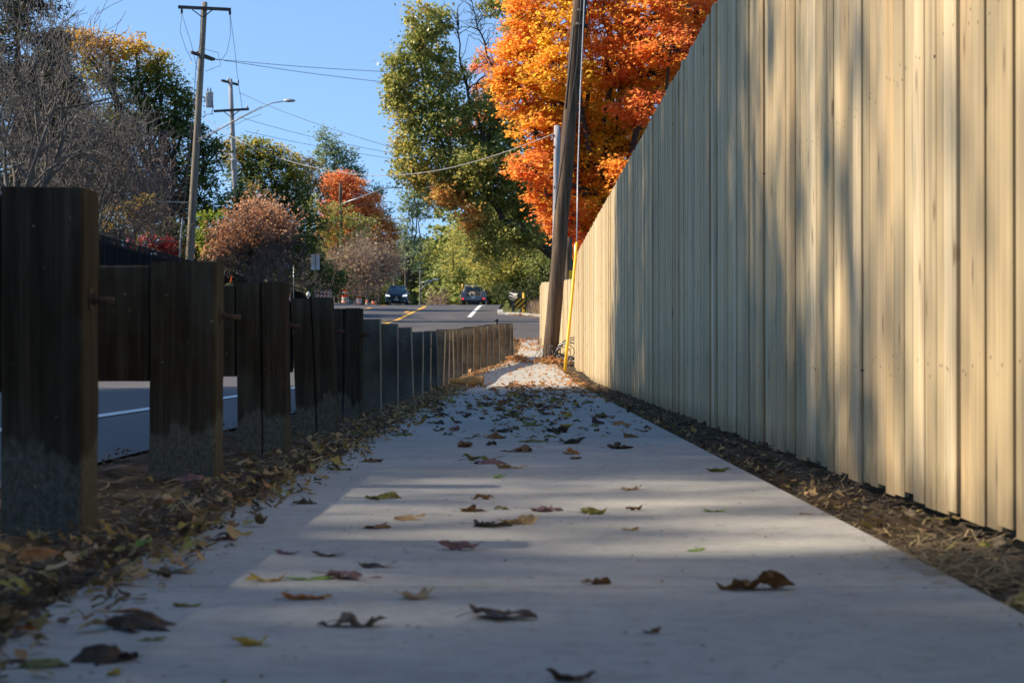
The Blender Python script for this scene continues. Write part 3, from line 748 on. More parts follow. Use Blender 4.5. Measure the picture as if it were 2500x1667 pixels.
leafy('maple_tree', 'red leaved tree glimpsed between the oak branches', 'tree', 118, [(1120,150,40,40),(1130,230,60,50),(1090,290,50,30),(1050,300,30,25),(1170,90,30,40)], L_RED, 9, 26, .45, .18, tint=(0,.75), flat=.5, bx=1290)
conifer('dark green conifer rising behind the orange maple near the fence top', 1560, -250, 92, 3.6)
leafy('roadside_tree', 'yellow and green tree crowding the verge under the oak', 'tree', 120,
  [(1190,600,70,60,0,(.2,.9)),(1245,620,40,60,-2,(0,.5)),(1130,610,60,55,0,(.3,1)),(1080,560,45,60,2,(.3,.9)),(1160,550,70,35,2,(.5,1)),(1215,560,40,40,0,(.1,.6)),(1175,650,60,35,0,(0,.6))], L_OLIVE, 10, 24, .5, .17, bx=1210, tr=.15)
leafy('roadside_shrub', 'dark leafy shrub beside the striped marker', 'shrub', 117, [(1225,660,35,30,0,(0,.5)),(1190,672,30,18,0,(0,.5)),(1150,672,24,22,1,(0,.5))], L_GREEN, 12, 26, .35, .14, bx=1215, tr=.05)
leafy('roadside_tree', 'pale yellow-green tree leaning over the far road behind the truck', 'tree', 185, [(1060,560,34,60,0,(.2,.8)),(1095,620,45,45,0,(.2,.8)),(1120,655,40,35,0,(.1,.6)),(1040,600,20,40,0,(.3,.9)),(1150,640,40,50,2,(.0,.6))], L_OLIVE, 5, 26, .7, .26, bx=1120, tr=.2)
# far end of the road
leafy('far_tree', 'rounded olive tree left of centre at the end of the road', 'tree', 270, [(985,590,38,45),(960,620,35,45),(1010,620,35,40),(985,650,55,30),(1010,570,20,22)], L_OLIVE, 2.6, 26, 1.1, .38, tint=(.05,.6), bx=985, tr=.3)
leafy('far_tree', 'tall thin grey-green tree hanging above the far road gap', 'tree', 215, [(955,445,32,45),(940,480,24,30),(975,480,22,30),(965,400,26,30),(930,540,22,40),(945,580,30,40)], L_GGREY, 3.4, 26, .8, .30, bx=930, tr=.25)
leafy('far_tree', 'dark green tree at the road end right of the olive one', 'tree', 290, [(1030,660,40,30),(1060,650,35,35),(1045,620,25,30),(1090,670,40,25)], L_GREEN, 2.6, 24, 1.1, .38, tint=(.2,.8), bx=1045, tr=.3)
leafy('far_tree', 'low dark tree behind the oncoming car', 'tree', 250, [(930,660,40,35),(900,640,25,50),(950,640,25,40),(915,600,25,40)], L_GREEN, 3., 24, 1., .34, tint=(.1,.8), bx=915, tr=.25)
bare('far_shrub', 'brownish bare shrub near the far street lamp', 1000, 235, 4.2, 1.0, 6, M_TWIGP, 31, L_BROWN, 900, tr=.06, mn=.02, levels=4, leafsize=.28)
for i, (px, w_, h_, d_, lm, lb, ti) in enumerate([(700,330,40,330,L_GREEN,'far green trees left of the road end',(0,.9)),(1000,160,26,430,L_GREEN,'farthest wood closing the road end',(.1,.9)),(1330,300,40,240,L_OLIVE,'wood behind the maple and fence',(0,.6))]):
    T = Tree('distant_wood', lb, 'wood', P(px, 0, d_).x, d_)
    T.o['kind'] = 'stuff'
    hw = w_/F*d_
    for k in range(44):
        c = np.array((T.b.x+random.uniform(-hw, hw), d_+random.uniform(-8, 8), T.b.z+random.uniform(-1, {0: 15, 1: 9, 2: 12}[i])))
        T.lobe(c, np.array((4.5, 4, 3.5)), 50, 22, 1.3, .75, ti, .4)
    T.done(lm)

# ------------------------------------------------------------------ trees of the left side
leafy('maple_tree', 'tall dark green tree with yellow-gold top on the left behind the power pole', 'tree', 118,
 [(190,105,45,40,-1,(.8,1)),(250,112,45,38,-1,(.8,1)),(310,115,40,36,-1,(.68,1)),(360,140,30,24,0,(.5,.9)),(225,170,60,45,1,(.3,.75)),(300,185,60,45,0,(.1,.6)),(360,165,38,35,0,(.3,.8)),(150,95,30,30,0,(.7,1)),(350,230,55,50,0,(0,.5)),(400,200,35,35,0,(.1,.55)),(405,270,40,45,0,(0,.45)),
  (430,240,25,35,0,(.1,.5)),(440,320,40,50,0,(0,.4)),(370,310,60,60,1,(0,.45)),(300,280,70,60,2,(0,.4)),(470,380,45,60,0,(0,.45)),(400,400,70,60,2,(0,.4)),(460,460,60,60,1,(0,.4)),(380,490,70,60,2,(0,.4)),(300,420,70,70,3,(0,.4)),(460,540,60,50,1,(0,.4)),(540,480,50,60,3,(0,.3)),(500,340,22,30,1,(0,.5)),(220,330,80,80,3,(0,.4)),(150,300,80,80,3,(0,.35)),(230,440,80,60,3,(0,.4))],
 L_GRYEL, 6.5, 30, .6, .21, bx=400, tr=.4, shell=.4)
leafy('maple_tree', 'dark rounded tree with golden upper edge behind the second pole', 'tree', 140,
 [(540,345,28,30,0,(.65,.95)),(585,340,45,32,0,(.2,.75)),(630,355,42,32,0,(.3,.85)),(665,385,30,35,0,(.4,.9)),(560,390,50,45,1,(0,.55)),(620,400,60,50,0,(0,.4)),(680,440,40,50,0,(0,.4)),(590,460,60,50,1,(0,.35)),(650,490,60,50,1,(0,.35)),(690,530,60,60,1,(0,.35)),(640,570,70,50,2,(0,.35)),(700,610,60,50,2,(0,.3)),(590,540,60,50,3,(0,.3)),(565,620,80,40,3,(0,.3)),(750,640,60,40,3,(0,.3))],
 L_GRYEL, 5.5, 30, .7, .23, bx=620, tr=.35, shell=.4)
leafy('small_tree', 'small copper-orange tree glowing in front of the dark crown', 'tree', 134, [(585,445,25,25),(600,475,30,25),(575,470,22,20)], L_OCHRE, 8, 18, .45, .18, tint=(.3,1), tr=.1)
leafy('poplar_tree', 'airy grey-green tree above the other crowns, left of the road', 'tree', 205, [(755,335,36,30),(745,375,40,35),(795,360,30,35),(815,400,24,30),(770,410,50,30),(735,310,20,14),(860,440,24,26),(840,470,20,24),(880,490,20,26)], L_GGREY, 3.6, 24, .7, .27, bx=770, tr=.22, shell=.1)
leafy('maple_tree', 'red-orange maple behind the middle pole on the left', 'tree', 188, [(760,425,26,26,0,(0,.45)),(790,415,26,22,0,(0,.45)),(815,440,36,30,0,(.1,.55)),(770,470,36,30,0,(0,.5)),(850,470,24,30,0,(.05,.5)),(820,500,45,36,0,(.2,.75)),(870,530,36,40,0,(.3,.8)),(860,590,40,50,0,(.4,1)),(895,540,16,30,0,(.3,1)),(845,645,45,40,1,(.4,1)),(760,520,40,36,0,(.1,.6)),(800,560,50,40,0,(.2,.7))], L_RED, 9, 34, .7, .24, bx=840, tr=.3)
leafy('brown_tree', 'brownish oak crown between golden tree and grey-green tree', 'tree', 165, [(690,375,30,26),(715,400,26,40),(700,430,34,34),(735,460,30,40)], L_OCHRE, 5, 24, .55, .2, tint=(0,.35), tr=.2)
leafy('olive_tree', 'loose olive-green tree in front of the red maple', 'tree', 158, [(710,470,22,30,0,(.4,.9)),(740,500,38,36,0,(.3,.85)),(785,500,36,40,0,(.2,.8)),(730,560,36,40,0,(.1,.7)),(790,560,44,40,0,(.2,.8)),(830,560,30,40,0,(.3,.8)),(760,610,50,30,0,(0,.5)),(835,520,30,24,0,(.3,.8))], L_OLIVE, 6, 24, .5, .17, bx=770, tr=.14, shell=.15)
bare('spreading_bush', 'grey twiggy spreading tree with rust-brown leaves at its tips', 594, 107, 4.2, 1.15, 13, M_TWIG, 11, L_RUST, 9000, tr=.10, mn=.013, levels=5, leafsize=.17, low=.36, kids=5)
leafy('young_tree', 'bright yellow-green sunlit foliage right of the power pole', 'tree', 108, [(478,495,22,22),(470,530,26,26),(495,545,22,30),(470,565,26,18),(505,500,14,22)], L_LIME, 8, 22, .35, .17, tr=.07)
leafy('shrub', 'crimson bush showing above the black fence', 'shrub', 101, [(330,566,40,26),(360,556,36,22),(385,572,30,20),(310,556,20,10)], L_CRIM, 18, 26, .28, .13, tr=.05, bx=350)
leafy('shrub', 'ochre yellow shrub above the black fence by the nearest post', 'shrub', 92, [(250,500,30,30,0,(.1,.7)),(230,525,30,20,0,(.1,.6)),(300,485,36,22,0,(.3,1)),(270,470,40,20,0,(0,.6)),(340,455,30,16,0,(.2,.9))], L_OCHRE, 8, 18, .32, .13, tr=.05, bx=265)
bare('bare_tree', 'dense bare grey twiggy tree filling the upper left corner', 20, 70, 10.5, .8, 9, M_TWIG, 21, tr=.2, mn=.015, levels=5, kids=4, low=.12, xmax=270, lf=.50)
bare('bare_tree', 'second bare grey tree leaning right over the black fence', 190, 84, 8.6, .9, 10, M_TWIG, 22, L_BROWN, 160, tr=.15, mn=.016, levels=5, kids=4, lean=.1, low=.1, xmax=370, lf=.46)
bare('bare_tree', 'pinkish bare tree between the bare grey tree and power pole', 270, 97, 8.6, .7, 9, M_TWIGP, 23, L_BROWN, 500, tr=.13, mn=.016, levels=5, kids=4, low=.12, xmax=390, lf=.42)
conifer('dark conifer standing behind the bare twigs at left edge', 40, -260, 96, 5.6, dens=3.2)
conifer('lower dark conifer behind the bare trees', 130, 70, 104, 5., dens=3.)
leafy('dark_shrub', 'dark evergreen hedge behind the black fence at left', 'shrub', 112, [(230,560,70,60),(320,530,70,60),(400,560,70,50),(150,540,80,60),(480,600,60,40),(550,620,60,30)], L_GREEN, 5, 24, .6, .22, tint=(0,.35), tr=.08)
for i, (x, y0, h, dd, s_) in enumerate([(780,640,4.8,150,41),(845,640,5.,156,42),(815,655,4.2,147,43),(870,660,4.,160,44)]):
    bare('roadside_shrub', ['brown leaved shrub left of the barrels', 'brown leaved shrub behind the barrels', 'tallest twiggy brown shrub above the first barrel', 'low brown shrub just left of the oncoming car'][i], x, dd, h, .8, 8, M_TWIGP, s_, L_BROWN, 2400, tr=.07, mn=.014, levels=4, leafsize=.2)
leafy('dark_shrub', 'dark green bushes behind the two sign posts', 'shrub', 165, [(640,640,60,46),(700,650,60,46),(760,665,50,36),(600,650,50,40),(680,600,50,40),(820,665,50,34),(870,670,40,32),(560,640,60,60)], L_GRYEL, 8, 22, .5, .2, tint=(0,.62), tr=.06)

# trees on the left verge outside the picture that throw the dappled shade
random.seed(3)
def caster(label, x, y, zc, lobes, ncl, seed):
    random.seed(seed)
    T = Tree('street_tree', label, 'tree', x, y, None, base(y)); fk = Vector((x, y, 5.)); T.limb(T.b, fk, .3, .24, .01, 4, 10); T.limb(fk, (x, y, zc+3), .22, .08, .03, 5, 8)
    for dx, dy, dz, r in lobes:
        c = np.array((x+dx, y+dy, zc+dz)); T.lobe(c, np.array((r, r, r*.9)), ncl, 26, .42, .22, (0, .8), .3, .2, .6, fk.lerp(Vector((x, y, zc+3)), random.random()), .16); T.lobe(c, np.array((r, r, r*.9)), int(ncl*1.1), 22, 1.15, .20, (0, .8), .3, .1, 1.)
    T.done(L_OAK)
CL = [(0,0,0,2.6),(2.8,.8,-.5,2.2),(-2.6,-.6,1.,2.2),(.4,2.8,.6,2.1),(-.4,-2.6,.2,2.1),(.2,.4,3.2,2.2),(2,-1.8,-2.4,1.8),(-2,2,-2,1.8),(3.6,-.4,2.6,1.7),(4.4,.6,-3.4,1.6)]
CLB = [(a*1.15, b*1.15, c*1.15, d*1.15) for a, b, c, d in CL]
caster('shade tree on the near left verge', -22.5, 15.4, 17.1, CLB, 90, 1)
caster('shade tree farther along the left verge', -22.8, 12.6, 17.4, CLB, 94, 2)
caster('shade tree level with the camera', -22.4, -.2, 17.2, CLB, 122, 4)
caster('shade tree farthest along the left verge', -22.6, 20.8, 15.9, CLB, 84, 6)
caster('slim shade tree on the left verge', -22., 8.4, 16.8, CLB[:5], 22, 8)
for k_, (x_, y_) in enumerate([(7.5,-3),(8.5,6),(8.,15),(9,24),(2.,-13),(-7,-12),(-14,-9)]):  # unseen trees added to block sky light and deepen the shade
    caster(['tree behind the fence level with the camera','second tree behind the near fence','third tree behind the near fence','fourth tree behind the near fence','tree standing behind the camera','tree over the road behind the camera','tree on the left verge behind the camera'][k_], x_, y_, 9., CL, 46, 20+k_)

# ------------------------------------------------------------------ utility poles
def pole_part(T, p0, p1, r0, r1, mat, n=14, name='pole'):
    mb = MB(); p0 = Vector(p0); p1 = Vector(p1)
    mb.tube([p0.lerp(p1, t) for t in np.linspace(0, 1, 9)], [r0+(r1-r0)*t for t in np.linspace(0, 1, 9)], n); return mb.build(name, mat, T, True)
def arm(T, a, b, th, mat=M_DKWOOD, name='crossarm'):
    a = Vector(a); b = Vector(b); d = (b-a); L_ = d.length; q = d.to_track_quat('X', 'Z').to_matrix()
    mb = MB(); mb.box((a+b)/2, (L_, th, th), M=q); return mb.build(name, mat, T)
def part_tube(T, name, pts, r, mat, n=8):
    mb = MB(); mb.tube(pts, r, n); return mb.build(name, mat, T, True)
# leaning brown pole on the sidewalk edge
b0 = P(1262, 838, 43); lp_ = thing('utility_pole', 'thick brown wooden pole leaning right at the sidewalk edge beside the fence', 'utility pole', (b0.x, 43, base(43)))
zz = base(43)-.2; p0 = Vector((b0.x-.01, 43, zz)); p1 = P(1337, -60, 43)
mb = MB(); nseg = 26; mb.tube([p0.lerp(p1, t)+Vector((.02*noise.noise(Vector((t*9, 1, 2))), 0, 0)) for t in np.linspace(0, 1, nseg)], [.168-.03*t+.004*noise.noise(Vector((t*14, 5, 2))) for t in np.linspace(0, 1, nseg)], 20)
mb.build('pole', M_POLEB, lp_, True)
part_tube(lp_, 'conduit', [P(1318, 60, 42.8), P(1300, 250, 42.8)], .02, M_WIRE)
part_tube(lp_, 'clamp', [P(1322, 55, 42.78), P(1350, 60, 42.78)], .05, M_DARKP)
part_tube(lp_, 'clamp', [P(1326, 22, 42.78), P(1348, 30, 42.78)], .04, M_DARKP)
for k, (x0, y0, x1, y1, x2, y2, mt) in enumerate([(1338,-50,1325,150,1275,480,M_WIRE),(1352,-50,1340,80,1333,170,M_WIRE),(1344,-50,1338,90,1334,200,M_WIREW),(1348,0,1355,50,1346,90,M_WIRE)]):
    pts = [P(x0, y0, 42.7).lerp(P(x1, y1, 42.7), t) for t in (0, .5, 1)]+[P(x1, y1, 42.7).lerp(P(x2, y2, 42.7), t) for t in (.5, 1)]
    part_tube(lp_, 'cable', pts, .012, mt, 6)
mb = MB(); mb.box(P(1333, 210, 42.7), (.035, .03, .10)); mb.build('cable_grip', M_GALV, lp_, bevel=.005)
# guy wire with yellow guard
g0 = P(1297, 855, 35.2); gw = thing('guy_wire', 'steel guy wire with a long yellow plastic guard at its foot', 'guy wire', (g0.x, 35.2, base(35)))
ptsg = [Vector((g0.x, 35.2, base(35)-.05)), P(1303, 790, 35.4), P(1313, 690, 35.8), P(1320, 610, 36.1), P(1325, 557, 36.3)]
part_tube(gw, 'yellow_guard', ptsg, [.028, .028, .028, .027, .026], M_YPLAS, 10)
part_tube(gw, 'wire', [P(1325, 560, 36.3), P(1327, 400, 37.5), P(1333, 210, 40), P(1345, -60, 43)], .011, M_GALV, 6)
# coil of wires at the pole foot
random.seed(9)
cw = thing('wire_bundle', 'tangled grey wires coiled round the foot of the leaning pole', 'wires', (b0.x, 42.8, base(43)))
for k in range(24):
    a = random.uniform(-2.9, -.2); r = .19+random.random()*.05; zt_ = random.uniform(.12, .55); pts = []
    for j in range(6):
        t = j/5; rr = r+.10*t+random.uniform(-.02, .02); pts.append(Vector((b0.x+rr*math.cos(a+t*random.uniform(-.5, .5)), 43+rr*math.sin(a), base(43)+zt_*(1-t)+.01)))
    part_tube(cw, 'wire', pts, .006, M_OLDW, 5)
for k in range(8):
    cx_ = b0.x+.28+.05*k; rr = .16+.035*k; pts = [Vector((cx_+rr*math.cos(q), 42.6+.1*math.sin(q*2)+.02*k, base(43)+.22+.03*(k % 3)+rr*.8*math.sin(q))) for q in np.linspace(-2.6, 2.9+.3*(k % 2), 16)]
    part_tube(cw, 'wire', [q for q in pts if q.z > base(43)], .009, M_WIRE if k % 2 else M_GALV, 5)
part_tube(cw, 'wire', [P(1285, 818, 42.7), P(1310, 800, 42.7), P(1345, 790, 42)][:2], .009, M_WIRE, 5)
# grey cut pole behind it
q0 = P(1277, 640, 72); gp = thing('utility_pole', 'shorter grey pole standing just behind the leaning pole', 'utility pole', (q0.x, 72, base(72)))
pole_part(gp, (q0.x-.03, 72, base(72)-.2), P(1280, 288, 72), .15, .115, M_POLEL)
for yy in (312, 338, 430): part_tube(gp, 'bracket', [P(1272, yy, 71.8), P(1275, yy, 71.8)], .05, M_DARKP)
q0 = P(1306, 640, 62); dp = thing('utility_pole', 'short dark brown pole stub between the leaning pole and yellow guard', 'utility pole', (q0.x, 62, base(62)))
pole_part(dp, (q0.x, 62, base(62)-.2), P(1306, 545, 62), .13, .115, M_POLEB)
q0 = P(1318, 640, 58); sp_ = thing('sign_post', 'thin grey post with a small yellow sign behind the fence', 'sign', (q0.x, 58, base(58)))
pole_part(sp_, (q0.x-.04, 58, base(58)-.2), P(1322, 560, 58), .035, .035, M_GALV, name='post')
mb = MB(); c = P(1313, 632, 57.9); mb.box(c, (.15, .02, .26)); mb.build('sign_panel', M_YPLAS, sp_, bevel=.004)
# left pole A with transformer and lamp
A = P(432, 600, 100); pa = thing('utility_pole', 'tall wooden power pole with transformer and curved street lamp arm, nearest on the left', 'utility pole', (A.x, 100, gz(A.x, 100)))
AT = P(469, 4, 100); AB = Vector((P(429, 640, 100).x, 100, gz(A.x, 100)-.3))
pole_part(pa, AB, AT, .225, .135, M_POLEG)
arm(pa, P(408, 15, 99.8), P(529, 21, 99.8), .15)
arm(pa, P(440, 27-6, 99.7), P(463, 38, 99.7), .05, M_DKWOOD, 'brace'); arm(pa, P(486, 22, 99.7), P(467, 38, 99.7), .05, M_DKWOOD, 'brace')
arm(pa, P(438, 119, 99.6), P(487, 136, 100.6), .14); arm(pa, P(451, 119, 100.3), P(492, 136, 100.9), .12)
for x, y in ((416, 24), (527, 27)):
    mb = MB(); c = P(x, y, 99.8); mb.lathe(c-Vector((0,0,.15)), [(.03, 0), (.07, .06), (.05, .1), (.07, .15), (.05, .2), (.03, .28)], 10); mb.build('insulator', M_DARKP, pa, True)
for k in range(4):
    mb = MB(); c = P(492+k*5, 137+.3*k, 100.9); mb.lathe(c, [(.02, 0), (.06, .03), (.02, .06)], 8); mb.build('insulator', M_DARKP, pa, True)
mb = MB(); c = P(480, 246, 99.7); mb.lathe(c, [(.17, 0), (.185, .03), (.19, .7), (.20, .72), (.19, .76), (.06, .80)], 24); tf = mb.build('transformer', M_TRANSF, pa, True)
for dx in (-.08, .06):
    mb = MB(); mb.lathe(c+Vector((dx, 0, .78)), [(.03, 0), (.04, .05), (.025, .08), (.035, .12), (.015, .2)], 8); mb.build('bushing', M_DARKP, tf, True)
arm(pa, P(468, 225, 99.9), P(474, 226, 99.9), .12, M_GALV, 'bracket')
lamp = [P(453, 326, 99.8), P(505, 296, 99), P(560, 266, 98), P(600, 247, 97.3), P(625, 236, 97), P(652, 232, 96.8)]
part_tube(pa, 'lamp_arm', lamp, [.032, .028, .025, .022, .022, .022], M_STEEL, 8)
part_tube(pa, 'lamp_brace', [P(456, 318, 99.8), P(512, 288, 98.9), P(600, 244, 97.3)], .015, M_GALV, 6)
mb = MB(); c = P(664, 231, 96.7); vs = []
for i, (t, wd, h) in enumerate([(-.28, .05, .05), (-.18, .12, .09), (.0, .16, .11), (.18, .15, .08), (.28, .08, .04)]):
    for a_ in range(10): q = 2*PI*a_/10; vs.append(c+Vector((t, wd*math.cos(q), h*max(-.55, math.sin(q)))))
mb.add(vs, [(i*10+k, i*10+(k+1) % 10, (i+1)*10+(k+1) % 10, (i+1)*10+k) for i in range(4) for k in range(10)]+[tuple(range(9, -1, -1)), tuple(range(40, 50))]); mb.build('lamp_head', M_GALV, pa, True)
part_tube(pa, 'cable', [P(461, 20, 99.7), P(458, 100, 99.7), P(449, 150, 99.6), P(440, 300, 99.6), P(418, 520, 99.6), P(414, 570, 99.6)], .018, M_WIRE, 5)
part_tube(pa, 'cable', [P(486, 230, 99.6), P(489, 245, 99.6), P(484, 262, 99.6), P(470, 262, 99.7)], .02, M_WIRE, 5)
for k, pts in enumerate([[(416,28),(425,60),(438,100),(452,160)], [(417,28),(412,70),(425,110),(440,140)], [(527,28),(528,80),(520,120),(508,136)], [(527,30),(538,110),(545,180),(556,250)], [(461,110),(500,120),(506,150),(470,163)]]):
    part_tube(pa, 'jumper_wire', [P(x, y, 99.7+k*.05) for x, y in pts], .012, M_WIRE, 5)
part_tube(pa, 'service_bracket', [P(340, 462, 96), P(435, 465, 99.8)], .03, M_GALV, 6)
ga = P(415, 572, 99); gg = thing('guy_wire', 'thin guy wire with pale guard left of the tall power pole', 'guy wire', (ga.x-.3, 99, gz(ga.x, 99)))
part_tube(gg, 'guard', [Vector((P(409, 640, 99).x, 99, gz(ga.x, 99))), P(413, 560, 99), P(418, 500, 99)], .035, M_TRANSF); part_tube(gg, 'wire', [P(418, 500, 99), P(437, 300, 99.3), P(461, 130, 99.8)], .014, M_WIRE, 5)
ygp = P(312, 560, 97); yy_ = thing('guard_post', 'thin yellow guard tube standing behind the crimson bush', 'guard post', (ygp.x, 97, gz(ygp.x, 97)))
part_tube(yy_, 'tube', [(ygp.x, 97, gz(ygp.x, 97)-.1), P(313, 505, 97)], .05, M_YPLAS, 10)
part_tube(yy_, 'collar', [P(313, 504, 97), P(313, 498, 97)], .035, M_DARKP, 10)
# left pole B
B = P(549, 600, 131); pb = thing('utility_pole', 'grey power pole with two crossarms standing behind the first', 'utility pole', (B.x, 131, gz(B.x, 131)))
pole_part(pb, (P(551, 640, 131).x, 131, gz(B.x, 131)-.2), P(528, 181, 131), .22, .135, M_POLEL)
arm(pb, P(490, 255, 130.8), P(571, 250, 130.8), .15); arm(pb, P(508, 184, 130.5), P(546, 194, 131.5), .14)
arm(pb, P(513, 256, 130.7), P(529, 268, 130.7), .05, M_DKWOOD, 'brace'); arm(pb, P(550, 253, 130.7), P(533, 266, 130.7), .05, M_DKWOOD, 'brace')
mb = MB(); c = P(537, 390, 130.6); mb.lathe(c, [(.20, 0), (.21, .02), (.215, .62), (.24, .64), (.24, .70), (.12, .72)], 20); mb.build('terminal_box', M_TRANSF, pb, True)
for x, y in ((567, 249), (546, 190), (524, 186)):
    mb = MB(); mb.lathe(P(x, y, 130.7), [(.03, 0), (.08, .05), (.05, .1), (.08, .16), (.03, .24)], 10); mb.build('insulator', M_GALV, pb, True)
part_tube(pb, 'cable', [P(536, 400, 130.5), P(530, 440, 130.4), P(548, 470, 130.4), P(553, 430, 130.6)], .015, M_WIRE, 5)
# pole C with lamp
c0 = P(783, 600, 172); pc = thing('utility_pole', 'brown pole with a long lamp arm in front of the red maple', 'utility pole', (c0.x, 172, base(172)))
pole_part(pc, (P(784, 690, 172).x, 172, base(172)-.2), P(781, 420, 172), .18, .13, M_POLEB)
part_tube(pc, 'lamp_arm', [P(784, 468, 171.8), P(830, 452, 171.8), P(880, 433, 171.8), P(905, 430, 171.8)], .05, M_GALV, 8)
mb = MB(); mb.box(P(916, 431, 171.8), (.75, .3, .14)); mb.build('lamp_head', M_GALV, pc, bevel=.05)
for i, (x, yt, d_, r_) in enumerate([(905,545,225,.13),(931,560,240,.12)]):
    q = P(x, 690, d_); t_ = thing('utility_pole', ['faint far grey pole left of the car', 'faintest thin pole above the car'][i], 'utility pole', (q.x, d_, base(d_))); pole_part(t_, (q.x, d_, base(d_)-.2), P(x, yt, d_), r_, r_*.8, M_POLEG)
q = P(965, 690, 222); t_ = thing('street_lamp', 'far street lamp with bright curved head left of the truck', 'street lamp', (q.x, 222, base(222))); pole_part(t_, (q.x, 222, base(222)-.2), P(965, 610, 222), .12, .10, M_POLEG)
part_tube(t_, 'lamp_arm', [P(966, 664, 221.8), P(980, 652, 221.8), P(993, 644, 221.8)], .05, M_GALV, 8); part_tube(t_, 'lamp_arm', [P(966, 650, 221.8), P(980, 646, 221.8), P(993, 643, 221.8)], .04, M_GALV, 8)
mb = MB(); mb.box(P(1001, 642, 221.8), (.62, .3, .20)); mb.build('lamp_head', M_TRANSF, t_, bevel=.06)

def wire(label, pts, r=.012, mat=M_WIRE, n=16, sag=None):
    """pts: control points (x,y,d); smooth Catmull-Rom run"""
    q = [P(*p) for p in pts]; out = []
    q = [q[0]*2-q[1]]+q+[q[-1]*2-q[-2]]
    for i in range(1, len(q)-2):
        for j in range(n):
            t = j/n; a, b, c, d = q[i-1:i+3]
            out.append(.5*((2*b)+(c-a)*t+(2*a-5*b+4*c-d)*t*t+(3*b-a-3*c+d)*t**3))
    out.append(q[-2]); mb = MB(); mb.tube(out, r, 5); return tag(mb.build('overhead_wire', mat, None, True), label, 'wire')
wire('thick pale twisted cable sagging across the road to the grey pole', [(461,266,100),(540,318,98),(640,362,94),(760,392,89),(880,403,85),(1000,392,81),(1120,362,77),(1240,320,73),(1279,303,72)], .016, M_WIREW)
wire('upper of the two wires leaving the first pole toward the oak', [(510,137,101),(700,153,104),(880,164,108),(1040,172,112)], .014)
wire('lower of the two wires leaving the first pole toward the oak', [(512,138,101),(700,166,104),(880,188,108),(1040,205,112)], .014)
wire('wire slanting from the top of the second pole to the oak', [(548,212,131),(640,252,128),(760,295,124),(940,350,118),(1040,375,114)], .016)
wire('wire running low from the second pole past the airy tree', [(546,268,131),(700,310,134),(860,344,138),(1000,370,142)], .014)
wire('lowest thin wire crossing the sky gap from the second pole', [(560,300,131),(700,330,138),(860,358,145),(1000,378,150)], .014)
wire('dark level cable crossing the road gap below the lamp arm', [(784,500,172),(880,503,168),(1000,501,160),(1150,493,150),(1260,484,140)], .03)
wire('thin wire above the dark level cable', [(784,480,172),(870,463,170),(940,470,168),(1050,478,160)], .014)
wire('faint cord from the lamp arm up to the second pole', [(520,296,99),(562,275,110),(600,262,97.5)], .012)

# ------------------------------------------------------------------ black fence on the bank
bf = thing('metal_fence', 'long black metal fence with dark screen running down the left bank', 'fence', (-16, 60, 3.3))
ZT = 4.92; y = 60.
while y < 172:
    zb_ = gz(-16, y)
    mb = MB(); mb.box((-16, y, (ZT+.06+zb_)/2), (.07, .07, ZT+.06-zb_)); mb.build('post', M_BLACK, bf)
    mb = MB(); mb.box((-16.04, y+1.2, (ZT-.16+zb_)/2), (.012, 2.32, ZT-.16-zb_)); mb.build('screen', M_SHADESHEET, bf)  # dark sheet added to paint the shade behind the pickets
    for z in (ZT, ZT-.22):
        mb = MB(); mb.box((-16, y+1.2, z), (.045, 2.32, .04)); mb.build('top_rail', M_BLACK, bf)
    mb = MB()
    for k in range(1, 16): mb.box((-15.975, y+k*.15, (ZT+.05+zb_)/2), (.018, .018, ZT+.05-zb_))
    mb.build('picket_panel', M_BLACK, bf)
    y += 2.4
# flag and stake on the bank
g_ = P(510, 640, 86); q = thing('marker_flag', 'tiny white and red marker flag on the grassy bank', 'flag', (g_.x, 86, g_.z-1.))
part_tube(q, 'staff', [(g_.x-.12, 86, gz(g_.x, 86)), P(506, 624, 86)], .008, M_GALV, 5)
mb = MB(); mb.add([P(507,637,86),P(514,634,86.02),P(516,622,86.02),P(509,625,86)], [(0,1,2,3)]); mb.add([P(507,637,86.01),P(514,634,86.03),P(516,622,86.03),P(509,625,86.01)], [(3,2,1,0)]); mb.build('cloth', M_WREFL, q)
for x_ in (510.5, 513): 
    mb = MB(); mb.box(P(x_, 629, 85.97), (.018, .01, .16)); mb.build('red_stripe', M_REDL, q)
g_ = P(531, 645, 88); q = tag((lambda mb: (mb.tube([P(529, 648, 88), P(532, 634, 88)], .035, 6), mb.build('stake', M_ORANGE))[1])(MB()), 'short orange survey stake beside the marker flag', 'stake')
# grassy mound at the flag
mb = MB(); vs = []; rngm = random.Random(4)
mc = P(527, 652, 87); n1, n2 = 24, 8
for i in range(n2+1):
    rr = i/n2
    for k in range(n1):
        a_ = 2*PI*k/n1; vs.append((mc.x+.6*rr*math.cos(a_)*1.5, 87+1.2*rr*math.sin(a_), mc.z+.05*(1-rr*rr)-1.9*rr**2+.03*noise.noise(Vector((rr*5, a_*2, 0)))))
mb.add(vs, [(i*n1+k, i*n1+(k+1) % n1, (i+1)*n1+(k+1) % n1, (i+1)*n1+k) for i in range(n2) for k in range(n1)]); tag(mb.build('grass_mound', M_GROUND, smooth=True), 'grassy hump below the black fence', kind='structure')

